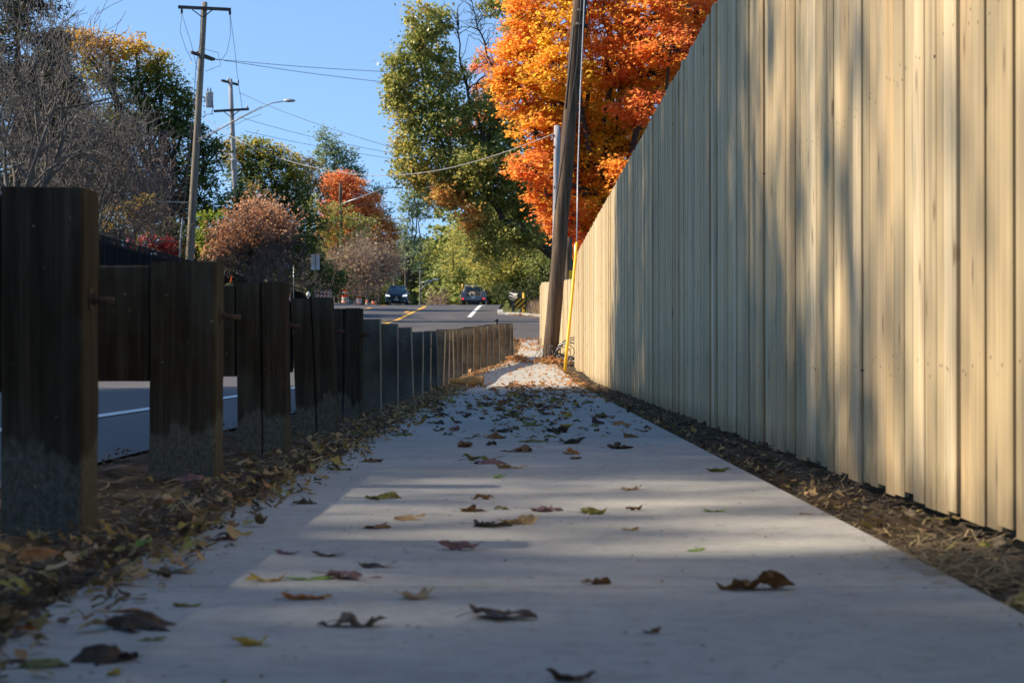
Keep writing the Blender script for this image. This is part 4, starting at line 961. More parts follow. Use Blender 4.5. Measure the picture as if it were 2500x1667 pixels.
def grass(name, label, n, fx, size, mat=M_GRASSY, tint=(.3, 1)):
    pts = np.array([fx() for _ in range(n)]); a = rng.uniform(0, 2*PI, n); h = size*rng.uniform(.5, 1.4, n); wv = .06*size
    ax = np.stack([np.cos(a), np.sin(a), 0*a], 1)*wv; le = np.stack([rng.normal(0, .35, n), rng.normal(0, .35, n), np.ones(n)], 1)*h[:, None]
    V = np.stack([pts-ax, pts+ax, pts+le], 1).reshape(-1, 3)
    o = quads_object(name, V, rng.uniform(tint[0], tint[1], n), mat, None, nv=3); return tag(o, label, 'grass', None, 'stuff')
def f1():
    a = random.uniform(0, 2*PI); r = random.random()**.5; return (mc.x+.75*r*math.cos(a), 87+1.*r*math.sin(a), mc.z-.05-1.5*r*r*.9)
grass('grass', 'lit grass on the hump by the flag', 1500, f1, .12)
def f2():
    x = random.uniform(-1.0, 7); y = random.uniform(max(sideF(x)+.3, 98), 150) if x > -1 else 120; return (x, y, gz(x, y)-.1)
grass('grass', 'rough grass on the far corner verge', 34000, f2, .22)
def f3():
    x = random.uniform(-15.5, -12.95); y = random.uniform(60, 190); return (x, y, gz(x, y)-.1)
grass('grass', 'rough grass along the left kerb and bank', 16000, f3, .22)
def f4():
    a = rng.uniform(0, 1); x = rng.uniform(.5, 7); y = rng.uniform(104, 125); return (x, y, gz(x, y)-.05)
T_ = grass('dry_weeds', 'dry brownish weeds on the slope above the striped marker', 9000, f4, .5, L_BROWN)

# ------------------------------------------------------------------ striped marker, far guardrail, signs, barrels
q = P(1194, 697, 104); mk = thing('hazard_marker', 'square board with black and yellow diagonal stripes on the far corner', 'marker board', (q.x, 104, gz(q.x, 104)))
S = .54; mb = MB(); mb.box(q, (S, .02, S)); mb.build('board', M_YPLAS, mk)
mb = MB()
for k in range(-3, 5):   # black diagonal bands clipped to the square
    a0 = k*.27; poly = []
    for u in np.linspace(0, 1, 2): pass
    def clip(z): return max(0, min(S, z))
    x0s = np.linspace(0, S, 14); lo = [clip(a0+x*1.) for x in x0s]; hi = [clip(a0+x*1.+.135) for x in x0s]
    for i in range(13):
        if hi[i]-lo[i] < .002 and hi[i+1]-lo[i+1] < .002: continue
        b = q+Vector((-S/2, -.013, -S/2)); mb.add([b+Vector((x0s[i], 0, lo[i])), b+Vector((x0s[i+1], 0, lo[i+1])), b+Vector((x0s[i+1], 0, hi[i+1])), b+Vector((x0s[i], 0, hi[i]))], [(0,1,2,3)])
mb.build('black_stripe', M_DARKP, mk); part_tube(mk, 'post', [(q.x, 104.03, gz(q.x, 104)-.1), (q.x, 104.03, q.z+.2)], .03, M_GALV)
q = P(1203, 690, 106); t_ = thing('guard_post', 'yellow post standing behind the striped marker', 'post', (q.x, 106, gz(q.x, 106))); part_tube(t_, 'tube', [(q.x, 106, gz(q.x, 106)-.1), P(1203, 673, 106)], .065, M_YPLAS, 12); part_tube(t_, 'cap', [P(1203, 673, 106), P(1203, 671.5, 106)], .07, M_YPLAS, 12)
fr = thing('guardrail', 'short white steel guardrail curving away behind the striped marker', 'guardrail', (-.5, 112, base(112)))
mb = MB(); vs = []; path = [(P(1190, 0, 108).x, 107), (P(1174, 0, 111).x, 110.5), (P(1169, 0, 122).x-.02, 122), (P(1164, 0, 140).x, 140)]
hh = [.98, 1.0, 1.05, 1.0]
for (x, y_), h in zip(path, hh):
    for a_, z in prof_w if False else [(0,-.16),(-.07,-.1),(-.07,-.06),(-.01,0),(-.07,.06),(-.07,.1),(0,.16)]: vs.append((x+a_, y_, P(0, 700, y_).z*0+base(y_)+.62+z*1.25+(.32 if y_ < 115 else .2)))
mb.add(vs, [(j*7+i, j*7+i+1, (j+1)*7+i+1, (j+1)*7+i) for j in range(3) for i in range(6)]+[((j)*7+i, (j+1)*7+i, (j+1)*7+i+1, j*7+i+1) for j in range(3) for i in range(6)]); mb.build('rail_beam', M_WREFL, fr, True)
for x, y_ in path[:3]:
    mb = MB(); mb.box((x+.12, y_+.5, base(y_)+.55), (.15, .2, 1.5)); mb.build('post', M_STEEL, fr)
def sign(label, x, y0, y1, w_px, d_, mat=M_GALV, name='road_sign', ypost=700, split=False):
    q = P(x, y1, d_); t_ = thing(name, label, 'sign', (q.x, d_, base(d_)))
    mb = MB(); h = (y1-y0)/F*d_; ww = w_px/F*d_
    mb.box((q.x, d_, q.z+h/2), (ww, .01, h)); mb.build('sign_panel', mat, t_, bevel=.003)
    mb = MB(); mb.box((q.x, d_-.03, (q.z+h+base(d_)-.2)/2), (.06, .04, q.z+h-base(d_)+.2)); mb.build('post', M_STEEL, t_); return t_
sign('larger grey sign back with its post down the middle, left of the road', 724, 585, 620, 20, 138, M_TRANSF)
sign('small grey sign back on a thin post left of the larger one', 659.5, 603, 617, 12, 122, M_TRANSF)
q = P(674, 660, 124); t_ = thing('post', 'thin bare metal post between the two sign backs', 'post', (q.x, 124, base(124))); part_tube(t_, 'shaft', [(q.x, 124, base(124)-.2), P(674, 610, 124)], .022, M_GALV, 6)
t_ = sign('small orange over white panel in front of the small sign post', 658.5, 675, 683, 17, 119, M_ORANGE, 'construction_sign')
q = P(658.5, 690, 118.9); mb = MB(); mb.box(P(658.5, 686.5, 118.95), (17/F*119, .012, 7/F*119)); mb.build('white_panel', M_WREFL, t_)
def barrel(label, x, d_, tilt=0., toff=0., dz=0.):
    q = P(x, 0, d_); z = gz(q.x, d_)*0+base(d_)+dz+.12
    t_ = thing('traffic_barrel', label, 'traffic barrel', (q.x, d_, z), 'orange and white traffic barrels along the left kerb')
    zs = [(.0,.30),(.06,.30),(.065,.275),(.26,.272),(.27,.262),(.46,.258),(.47,.25),(.66,.246),(.67,.236),(.84,.23),(.85,.22),(.95,.215)]
    mb = MB(); mb.lathe((q.x, d_, z), [(r, h) for h, r in zs]+[(.12, .97), (.12, 1.0), (.03, 1.0)], 20); mb.build('body', M_ORANGE, t_, True)
    for a_, b2, ra, rb in ((.10,.25,.2765,.2755),(.29,.44,.264,.262),(.50,.64,.252,.251),(.70,.82,.2385,.2355)):
        if (a_ > .2 and a_ < .4) or a_ > .6 or a_ < .2: 
            mb = MB(); mb.lathe((q.x, d_, z), [(ra+.003, a_), (rb+.003, b2)], 20, closed=False); mb.build('reflective_band', M_WREFL, t_, True)
    mb = MB(); mb.lathe((q.x, d_, z-.03), [(.42, 0), (.42, .05), (.31, .07)], 16); mb.build('base', M_RUB, t_, True)
    for s_ in (-.12, .12): mb = MB(); mb.box((q.x+s_*.9, d_, z+1.02), (.04, .05, .06)); mb.build('handle', M_ORANGE, t_)
    return t_
barrel('leftmost and nearest orange and white barrel at the left kerb', 793, 149)
barrel('second orange and white barrel from the left, behind the first', 823, 158)
barrel('third orange and white barrel, half sunk behind the crest', 846, 168, dz=-.1)
barrel('fourth orange and white barrel just left of the oncoming car', 859, 174, dz=-.1)
q = P(873, 700, 180); t_ = thing('traffic_cone', 'small red-orange cone tip showing over the crest by the car', 'cone', (q.x, 180, base(180)))
mb = MB(); mb.lathe((q.x, 180, base(180)+.02), [(.16, 0), (.03, .7)], 14); mb.build('cone', M_ORANGE, t_, True); mb = MB(); mb.box((q.x, 180, base(180)+.015), (.4, .4, .03)); mb.build('base', M_RUB, t_)
# striped barricade behind the signs
q = P(742, 676, 142); t_ = thing('barricade', 'tilted orange and white striped barricade behind the larger sign', 'barricade', (q.x, 142, base(142)))
for k, (dz, rt) in enumerate(((.0, .12), (-.28, .05))):
    M_ = Matrix.Rotation(rt, 3, 'Y'); mb = MB(); c = q+Vector((0, 0, dz+.18)); mb.box(c, (1.25, .03, .2), M=M_); bd = mb.build('board', M_WREFL, t_)
    mb = MB()
    for j in range(5): mb.add([c+M_@Vector((-.6+j*.25+e, -.018, z)) for e, z in ((0,-.1),(.13,-.1),(.2,.1),(.07,.1))], [(0,1,2,3)])
    mb.build('orange_stripe', M_ORANGE, t_)
for s_ in (-.5, .5): mb = MB(); mb.box((q.x+s_, 142.05, (q.z+.3+base(142))/2), (.05, .05, q.z+.4-base(142))); mb.build('leg', M_WREFL, t_)
q = P(708, 680, 139); t_ = thing('barricade_light', 'round white lamp head beside the barricade', 'lamp', (q.x, 139, base(139)))
mb = MB(); mb.lathe(P(708, 682, 139), [(.02, 0), (.12, .03), (.15, .2), (.10, .33), (.02, .36)], 12); mb.build('lens', M_WREFL, t_, True); part_tube(t_, 'stand', [(q.x, 139, base(139)-.1), P(708, 682, 139)], .03, M_GALV, 6)

# ------------------------------------------------------------------ oncoming dark SUV
def loft(mb, st, flip=False):
    n = len(st[0]); vs = [p for s_ in st for p in s_]
    mb.add(vs, [(i*n+k, i*n+(k+1) % n, (i+1)*n+(k+1) % n, (i+1)*n+k) for i in range(len(st)-1) for k in range(n)]+[tuple(range(n-1, -1, -1)), tuple(range((len(st)-1)*n, len(st)*n))])
def sect(o, y, hw, zb, zs, zt, tw):
    return [o+Vector(p) for p in ((-hw*.9, y, zb), (-hw, y, zb+.15), (-hw, y, zs), (-tw, y, zt), (tw, y, zt), (hw, y, zs), (hw, y, zb+.15), (hw*.9, y, zb))]
def wheel(T, c, r, wd, ax='X'):
    mb = MB(); s_ = Vector((wd/2, 0, 0)); mb.tube([c-s_, c-s_*.9, c+s_*.9, c+s_], [r*.9, r, r, r*.9], 20); w_ = mb.build('wheel', M_RUB, T, True)
    mb = MB(); mb.tube([c-s_*1.03, c+s_*1.03], r*.62, 14); mb.build('rim', M_CHROME, w_, True)
co = Vector((P(910, 0, 160).x, 160, base(160)+.03))
car = thing('parked_car' if False else 'car', 'dark blue SUV with lit headlights coming over the crest', 'car', co)
mb = MB(); loft(mb, [sect(co, *s_) for s_ in ((-.02,.72,.42,.72,.80,.5),(.06,.84,.30,.84,.94,.62),(.25,.90,.26,.93,1.04,.72),(.9,.925,.24,1.0,1.13,.78),(1.3,.925,.24,1.02,1.18,.80),(3.4,.925,.24,1.06,1.2,.8),(4.3,.90,.3,1.05,1.18,.78),(4.55,.8,.4,.95,1.05,.7))]); mb.build('body', M_CARP, car, bevel=.04)
mb = MB(); loft(mb, [[co+Vector(p) for p in ((-a, y, zb), (-b, y, zt), (b, y, zt), (a, y, zb))] for y, a, b, zb, zt in ((1.05,.76,.72,1.12,1.16),(1.75,.80,.62,1.15,1.63),(3.6,.80,.60,1.15,1.63),(4.4,.74,.62,1.15,1.2))]); mb.build('windows', M_GLASS, car, bevel=.03)
mb = MB(); loft(mb, [[co+Vector(p) for p in ((-b, y, zt), (-b*.9, y, zt+.05), (b*.9, y, zt+.05), (b, y, zt))] for y, b, zt in ((1.70,.60,1.61),(2.0,.64,1.64),(3.3,.63,1.64),(3.75,.58,1.58))]); mb.build('roof', M_CARP, car, True)
for s_ in (-1, 1):
    mb = MB(); mb.tube([co+Vector((s_*.77, 1.06, 1.13)), co+Vector((s_*.625, 1.74, 1.63)), co+Vector((s_*.62, 3.6, 1.64))], .035, 6); mb.build('pillar', M_CARP, car, True)
    mb = MB(); c = co+Vector((s_*.66, -.10, .82)); mb.prism([c+Vector(p) for p in ((-.17*s_, -.02, -.07), (.19*s_, .08, -.05), (.21*s_, .11, .12), (-.12*s_, .0, .05))], Vector((0, .12, 0))); mb.build('headlight', M_HEAD, car)
    mb = MB(); c = co+Vector((s_*1.0, 1.2, 1.14)); mb.lathe(c-Vector((0,0,.07)), [(.04, 0), (.10, .03), (.11, .1), (.06, .15)], 10); mb.build('mirror', M_CARP, car, True)
    mb = MB(); mb.tube([co+Vector((s_*.80, -.0, .34)), co+Vector((s_*.62, -.05, .42)), co+Vector((s_*.40, -.06, .40))], .022, 6); mb.build('bumper_trim', M_CHROME, car, True)
    for y_ in (.85, 3.6): wheel(car, co+Vector((s_*.80, y_, .35)), .35, .22)
mb = MB(); mb.prism([co+Vector(p) for p in ((-.48,-.05,.56),(.48,-.05,.56),(.55,-.03,.76),(-.55,-.03,.76))], Vector((0,.08,0))); gr = mb.build('grille', M_DARKP, car)
mb = MB(); mb.box(co+Vector((0,-.06,.68)), (.14,.02,.10)); mb.build('emblem', M_CHROME, gr, bevel=.008)
mb = MB(); mb.prism([co+Vector(p) for p in ((-.62,-.04,.30),(.62,-.04,.30),(.55,-.05,.44),(-.55,-.05,.44))], Vector((0,.08,0))); mb.build('air_intake', M_DARKP, car)
mb = MB(); mb.box(co+Vector((0,-.07,.50)), (.34,.015,.10)); mb.build('number_plate', M_WREFL, car)

# ------------------------------------------------------------------ utility truck going away
to = Vector((P(1087, 0, 166).x, 166, base(166)+.02))
tk = thing('truck', 'pale utility truck with service body driving away over the crest', 'truck', to)
for s_ in (-1, 1):
    mb = MB(); mb.prism([to+Vector(p) for p in ((s_*1.03,0,.62),(s_*.62,0,.62),(s_*.62,0,1.28),(s_*.97,0,1.28),(s_*1.03,0,1.1))], Vector((0,2.7,0))); sb = mb.build('side_box', M_TRUCKP, tk, bevel=.02)
    for k in range(3): mb = MB(); mb.box(to+Vector((s_*1.035, .5+k*.85, .92)), (.012, .7, .5)); mb.build('locker_door', M_TRUCKP, sb)
    mb = MB(); mb.box(to+Vector((s_*.86, -.03, .70)), (.14, .04, .13)); mb.build('tail_light', M_BRAKE, tk, bevel=.01)
    for y_ in (1.2, 4.4): wheel(tk, to+Vector((s_*.85, y_, .4)), .4, .25)
    mb = MB(); mb.box(to+Vector((s_*1.12, 3.7, 1.35)), (.18, .08, .28)); mb.build('mirror', M_DARKP, tk, bevel=.02)
mb = MB(); mb.box(to+Vector((0, .0, .75)), (1.22, .05, .34)); mb.build('tailgate', M_TRUCKP, tk, bevel=.01)
mb = MB(); mb.box(to+Vector((0, -.1, .50)), (2.0, .22, .16)); mb.build('bumper', M_DARKP, tk, bevel=.02)
mb = MB(); mb.box(to+Vector((0, 1.3, .60)), (1.24, 2.6, .08)); mb.build('bed_floor', M_DARKP, tk)
mb = MB(); mb.box(to+Vector((0, 2.4, .40)), (.9, 5.4, .2)); mb.build('chassis', M_DARKP, tk)
mb = MB(); loft(mb, [[to+Vector(p) for p in ((-a, y, .5), (-a, y, 1.25), (-b, y, zt), (b, y, zt), (a, y, 1.25), (a, y, .5))] for y, a, b, zt in ((2.8,.95,.74,1.88),(3.0,.97,.78,1.93),(4.0,.97,.76,1.93),(4.5,.96,.70,1.35),(5.6,.94,.75,1.25))]); mb.build('cab', M_TRUCKP, tk, bevel=.05)
mb = MB(); mb.box(to+Vector((0, 2.775, 1.58)), (1.25, .02, .42)); mb.build('rear_window', M_GLASS, tk, bevel=.01)
mb = MB(); mb.box(to+Vector((0, -.04, .80)), (.32, .02, .15)); mb.build('number_plate', M_WREFL, tk)
mb = MB()
for (x, y_, z, a_, b2, c_) in ((-.25,.6,.95,.4,.5,.5),(.2,1.,1.0,.5,.5,.6),(.05,1.8,1.1,.7,.6,.7)): mb.box(to+Vector((x, y_, z-.05)), (a_, b2, c_), random.random())
ct = mb.build('tool_load', M_POLEG, tk, bevel=.03)
mb = MB()
for z in (1.32, 1.95):
    mb.tube([to+Vector((-.7, .3, z)), to+Vector((.7, .3, z))], .03, 6)
for s_ in (-.7, .7): mb.tube([to+Vector((s_, .3, 1.28)), to+Vector((s_, .3, 1.98))], .03, 6)
mb.build('ladder_rack', M_DARKP, tk, True)
part_tube(tk, 'warning_pole', [to+Vector((-.9, .15, 1.28)), to+Vector((-.9, .15, 1.95))], .055, M_AMBER, 8)

# ------------------------------------------------------------------ crumpled paper roll on the sidewalk
random.seed(12)
q = P(1072, 889, 24.6); q.z = base(24.6); pr_ = thing('paper_bag', 'crumpled tan paper bag rolled into a tube on the sidewalk', 'paper bag', (q.x, 24.6, q.z))
mb = MB(); pts = []; rs = []
for t in np.linspace(0, 1, 22):
    pts.append(Vector((q.x-.21+.40*t, 24.6+.03*t, q.z+.062+.006*math.sin(9*t)))); rs.append(.040+.022*sm(.35, .6, t)-.008*sm(.7, .85, t)+.014*sm(.9, 1, t)+.003*math.sin(40*t))
mb.tube(pts, rs, 22, caps=False)
mb.v = [tuple(Vector(v)+Vector((0,.004,.006))*noise.noise(Vector(v)*30)) for v in mb.v]
mb.build('crumpled_tube', M_PAPER, pr_, True)
mb = MB(); e = pts[-1]; vs = []; 
for k in range(24):
    a_ = 2*PI*k/24; rr = .060+.006*math.sin(5*a_); vs.append(e+Vector((-.004, rr*math.cos(a_), rr*math.sin(a_)))); vs.append(e+Vector((.022+.006*math.sin(3*a_), rr*.93*math.cos(a_), rr*.93*math.sin(a_))))
mb.add(vs, [(2*k, 2*((k+1) % 24), 2*((k+1) % 24)+1, 2*k+1) for k in range(24)]); mb.build('torn_rim', M_PAPER, pr_, True)

# ------------------------------------------------------------------ fallen leaves
def groundleaf(name, c1, c2, c3, tr_=.2):
    m, nt, b = newmat(name); co_ = coords(nt)
    v = noisetex(nt, co_, 5., 5, .65); col = ramp(nt, v, [(.3, c1), (.52, c2), (.7, c3)])
    nt.links.new(col, b.inputs['Base Color']); b.inputs['Roughness'].default_value = .65; b.inputs['Specular IOR Level'].default_value = .3
    t = N(nt, 'ShaderNodeBsdfTranslucent'); nt.links.new(col, t.inputs[0]); mx = N(nt, 'ShaderNodeMixShader'); mx.inputs[0].default_value = tr_
    nt.links.new(b.outputs[0], mx.inputs[1]); nt.links.new(t.outputs[0], mx.inputs[2]); nt.links.new(mx.outputs[0], nt.nodes['Material Output'].inputs[0]); return m
LM = {'brown': groundleaf('leaf_brown', (.09,.045,.02), (.20,.10,.04), (.28,.15,.06)), 'dark': groundleaf('leaf_dark', (.035,.022,.015), (.075,.045,.028), (.12,.07,.04)),
 'orange': groundleaf('leaf_orange', (.30,.10,.03), (.48,.19,.05), (.6,.28,.09), .3), 'yellow': groundleaf('leaf_yellow', (.30,.17,.02), (.46,.30,.04), (.5,.4,.06), .3),
 'olive': groundleaf('leaf_olive', (.10,.09,.02), (.19,.18,.04), (.30,.28,.06), .3), 'green': groundleaf('leaf_green', (.10,.18,.03), (.20,.32,.05), (.34,.42,.08), .35),
 'grey': groundleaf('leaf_grey', (.04,.035,.032), (.10,.085,.07), (.17,.15,.12)), 'mauve': groundleaf('leaf_mauve', (.12,.06,.06), (.20,.11,.11), (.27,.16,.14)),
 'tan': groundleaf('leaf_tan', (.26,.15,.07), (.40,.26,.12), (.52,.36,.18), .3)}
def leafshape(seed, kind, roll, nr=5, na=44, stem=True):
    r_ = random.Random(seed); vs = [(0, 0, 0)]
    lob = [(0, 1.), (.85, .85), (-.85, .85), (1.75, .55), (-1.75, .55)]
    for i in range(1, nr+1):
        for k in range(na):
            a = 2*PI*k/na-PI
            if kind == 'maple':
                r = .17+max(A_*.36*max(0, 1-abs(a-c_)/.42)**.8 for c_, A_ in lob)+.018*math.sin(13*a+seed)+.012*math.sin(29*a)
            elif kind == 'oak': r = .5/(1+1.4*abs(math.sin(a))**1.2)*(1-.16*(math.sin(7*a)**2))
            else: r = .5/(1+1.1*abs(math.sin(a))**1.1)
            r *= i/nr; vs.append((r*math.cos(a), r*math.sin(a), 0))
    ph = r_.uniform(0, PI); wv = [r_.uniform(0, 6) for _ in range(4)]; out = []
    kk = roll*r_.uniform(1.2, 3.6); k2 = roll*r_.uniform(-1.6, 1.8); sd0 = seed*3.7
    for x, y, z in vs:
        u = x*math.cos(ph)+y*math.sin(ph); v = -x*math.sin(ph)+y*math.cos(ph)
        rr = math.hypot(x, y)
        z = .10*rr*math.sin(5*x*3+wv[0])*roll+.07*roll*math.sin(9*y+wv[1])+.5*rr*rr*roll*math.sin(2*math.atan2(y, x)+wv[2])
        z += roll*(.16*noise.noise(Vector((x*4, y*4, sd0)))+.07*noise.noise(Vector((x*11, y*11, sd0)))-.16*abs(math.sin(2.5*math.atan2(y, x)+.3))*rr)
        if abs(kk) > .01:
            U = math.sin(kk*u)/kk; Z = (1-math.cos(kk*u))/kk+z*math.cos(kk*u); U -= z*math.sin(kk*u)*.5
        else: U, Z = u, z
        Z += k2*v*v*.5
        x2 = U*math.cos(ph)-v*math.sin(ph); y2 = U*math.sin(ph)+v*math.cos(ph); out.append([x2, y2, Z])
    fs = [(0, 1+k, 1+(k+1) % na) for k in range(na)]+[(1+i*na+k, 1+(i+1)*na+k, 1+(i+1)*na+(k+1) % na, 1+i*na+(k+1) % na) for i in range(nr-1) for k in range(na)]
    if r_.random() < .5 and roll > .3:   # some lie like an arch, hollow side down
        for p in out: p[2] = -p[2]
    if stem:
        n0 = len(out); base_i = 1+(nr-1)*na if kind == 'maple' else 1+(nr-1)*na
        p0 = Vector(out[1]); L_ = r_.uniform(.3, .55); zl = r_.uniform(-.15, .08)
        for t in (0, .33, .66, 1):
            c = Vector((p0.x-L_*t, p0.y+.1*t*t*r_.uniform(-1, 1), p0.z+zl*t*t))
            for a in (0, 2.1, 4.2): out.append([c.x, c.y+.007*math.cos(a), c.z+.007*math.sin(a)])
        fs += [(n0+j*3+k, n0+j*3+(k+1) % 3, n0+(j+1)*3+(k+1) % 3, n0+(j+1)*3+k) for j in range(3) for k in range(3)]
    arr = np.array(out); sz = max(np.ptp(arr[:, 0]), np.ptp(arr[:, 1])) if not stem else max(np.ptp(arr[:1+nr*na, 0]), np.ptp(arr[:1+nr*na, 1]))
    arr /= sz; zr = np.ptp(arr[:1+nr*na, 2]); arr[:, 2] *= min(1.6, (.06+.26*roll*r_.uniform(.7, 1.2))/max(zr, .02)); arr[:, 2] -= np.sort(arr[:, 2])[int(len(arr)*.09)]
    return arr, fs
_mesh = {}
def leafmesh(kind, roll, col, seed):
    key = (kind, round(roll, 1), col, seed)
    if key not in _mesh:
        arr, fs = leafshape(seed*7+int(roll*10), kind, roll); me = bpy.data.meshes.new('leaf'); me.from_pydata(arr.tolist(), [], fs)
        me.polygons.foreach_set('use_smooth', [True]*len(me.polygons)); me.materials.append(LM[col]); me.update(); _mesh[key] = me
    return _mesh[key]
def put_leaf(x, y, wpx, kind, roll, col, seed, rz, label, group, tilt=(0, 0), zoff=0.):
    """x,y: picture position of its foot on flat ground"""
    d = F*CH/(y-HY); X = (x-VX)/F*d; w_ = 1.15*wpx/F*d
    zf = base(d)
    o = bpy.data.objects.new('fallen_leaf', leafmesh(kind, roll, col, seed)); C.objects.link(o)
    o.location = (X, d, zf-.018*w_+zoff); o.scale = (w_, w_, w_); o.rotation_euler = (tilt[0], tilt[1], rz)
    return tag(o, label, 'leaf', group)
LV = [(1735,1352,165,'oak',.9,'brown',1,.1,'large curled brown leaf alone at the lower right of the sidewalk'),
(1130,1418,160,'maple',.9,'dark',2,.4,'dark brown peaked leaf at the bottom centre'),(808,1437,145,'oak',.8,'grey',3,.0,'long shrivelled dark grey leaf left of the peaked brown one'),
(612,1333,98,'maple',.8,'yellow',4,2.,'plump golden brown curled leaf near the left sidewalk edge'),(705,1375,108,'oak',.5,'orange',5,.2,'pinkish orange leaf with long stem below the golden one'),
(790,1328,130,'maple',.6,'mauve',6,1.,'purplish brown flat leaf over a green one'),(712,1330,95,'ellipse',.2,'green',7,.1,'flat green leaf tip under the purplish one'),
(962,1374,92,'maple',.9,'tan',8,2.2,'tan crumpled leaf in the lower middle'),(295,1442,175,'maple',1.,'dark',9,.5,'long arched brown leaf with two legs at lower left'),
(298,1402,88,'ellipse',.4,'orange',10,.2,'smooth orange leaf above the arched brown one'),(262,1516,155,'maple',1.,'dark',11,2.7,'pointed dark brown leaf near the bottom left corner'),
(95,1530,135,'oak',.7,'olive',12,.4,'dull olive leaf in the bottom left corner'),(430,1392,66,'ellipse',.8,'olive',13,.1,'olive folded leaf between orange leaf and golden leaf'),
(348,1470,60,'ellipse',.4,'olive',14,.1,'yellow-olive leaf strip under the arched brown one'),(575,1480,80,'ellipse',.9,'yellow',15,.1,'yellow rolled leaf near the pale light strip at bottom'),
(548,1468,38,'maple',1.,'tan',16,1.5,'upright pale leaf tip behind the yellow rolled leaf'),(262,1548,50,'ellipse',.7,'yellow',17,1.3,'small yellow leaf at the bottom edge, left side'),
(1368,1340,64,'ellipse',.9,'brown',18,.2,'slim brown boat-shaped leaf right of centre'),(1590,1265,40,'maple',.9,'green',19,.2,'small crumpled yellow-green leaf in the bright patch'),
(1060,1262,98,'oak',.7,'mauve',20,.1,'maroon flat leaf with pale stem in the middle'),(866,1302,84,'oak',.5,'grey',21,.1,'grey-brown rolled leaf above the purplish leaf'),
(750,1277,66,'maple',.8,'dark',22,1.3,'dark brown humped leaf left of the maroon leaf'),(659,1272,48,'ellipse',.7,'mauve',23,2.9,'small mauve folded leaf left of the humped one'),
(1110,1209,84,'maple',.9,'grey',24,.3,'ragged grey curled leaf beside a tan rolled one'),(1192,1203,92,'oak',.9,'tan',25,-.2,'tan leaf with a curled knob at its left end'),
(1240,1173,78,'maple',.9,'mauve',26,.2,'three-legged mauve leaf with its stem upright'),(1350,1178,60,'maple',.8,'olive',27,.4,'pale yellow-green pointed leaf right of the three-legged one'),
(1456,1171,36,'ellipse',.9,'brown',28,.1,'small brown cup-shaped leaf'),(1644,1174,54,'ellipse',.3,'green',29,.2,'bright green slim leaf with a twig at its left'),
(1447,1217,38,'ellipse',.6,'tan',30,.1,'small tan leaf in the wide bright area'),(1075,1174,64,'maple',1.,'brown',31,.4,'round rusty brown cup leaf'),
(1153,1169,38,'ellipse',.8,'olive',32,-.2,'small olive leaf right of the rusty cup leaf'),(925,1193,76,'maple',.8,'tan',33,.4,'whitish and orange curled leaf'),
(855,1213,62,'maple',.9,'brown',34,.9,'rusty brown arched leaf with a long stem left'),(863,1145,84,'maple',.7,'olive',35,.3,'ruffled green and yellow leaf on the first light strip'),
(705,1157,58,'oak',.8,'dark',36,.3,'dark brown curled leaf at the shaded left side'),(500,1240,76,'oak',.5,'mauve',37,.1,'reddish brown flat leaf near the left edge'),
(560,1228,46,'ellipse',.8,'yellow',38,-.3,'small golden leaf right of the reddish flat leaf'),(1110,1146,52,'oak',.7,'brown',39,.2,'brown leaf lying behind the rusty cup leaf'),
(1142,1097,32,'maple',.9,'green',40,.3,'little lemon-green leaf shining in the middle'),(1440,1124,54,'maple',.8,'tan',41,.1,'pale brown broken leaf right of the lemon-green one'),
(1648,1083,54,'oak',.8,'olive',42,.1,'olive leaf near the right sidewalk edge'),(640,1129,42,'ellipse',.5,'green',43,.1,'small green leaf at the left edge of the slab'),
(1492,1452,46,'maple',1.,'brown',44,.4,'small curled brown leaf low right of centre'),(1312,1562,110,'oak',.9,'dark',45,.1,'blurred dark leaf cut near the bottom edge'),
(1075,1007,32,'maple',.8,'brown',46,.2,'brown boxy leaf on the thin light strip'),(1025,999,30,'maple',1.,'dark',47,.9,'dark crown-shaped leaf on the thin light strip'),
(1322,1054,28,'ellipse',.8,'brown',48,.1,'small round brown leaf in the right middle'),(852,1060,44,'ellipse',.8,'olive',49,.2,'olive folded leaf on the shaded left side'),
(780,1080,54,'oak',.5,'olive',50,.1,'olive flat leaf behind the left light strip'),(1115,1065,70,'maple',.9,'mauve',51,.6,'mauve leaf heap piece in the centre cluster'),
(1175,1075,70,'oak',.7,'tan',52,.1,'pale tan leaf in the centre cluster'),(1300,1018,62,'maple',.9,'grey',53,.2,'grey-brown leaf right of the centre cluster'),
(1415,1030,60,'maple',1.,'dark',54,.5,'dark arched leaf near the right slab edge'),(1225,1015,66,'ellipse',.4,'olive',55,.1,'long dark olive leaf above the centre cluster'),
(1280,992,60,'oak',.8,'grey',56,.1,'grey shrivelled leaf on the thin light strip'),(330,1290,60,'ellipse',.5,'green',57,1.4,'bright green leaf standing in the litter on the left'),
(110,1325,125,'ellipse',.5,'orange',58,.4,'long rusty leaf in the litter at the left'),(400,1315,95,'oak',.3,'olive',59,.2,'dark green flat leaf at the left slab edge'),
(565,1150,46,'maple',.9,'orange',60,1.,'orange pointed leaf at the edge of the left litter'),(440,1130,62,'ellipse',.8,'mauve',61,.1,'reddish rounded leaf between first and second posts'),
(380,1190,48,'maple',.8,'orange',62,.3,'small orange leaf lit beside the nearest post'),(60,1445,80,'oak',.6,'orange',63,.1,'rusty leaf low at the left picture edge'),
(1100,1002,26,'ellipse',.3,'green',64,.1,'small yellow-green leaf on the thin light strip'),(920,1000,50,'ellipse',.6,'olive',65,.1,'pale olive leaf at the left of the thin light strip'),
(1850,1180,30,'ellipse',.3,'tan',66,.1,'tiny tan scrap on the right of the sidewalk')]
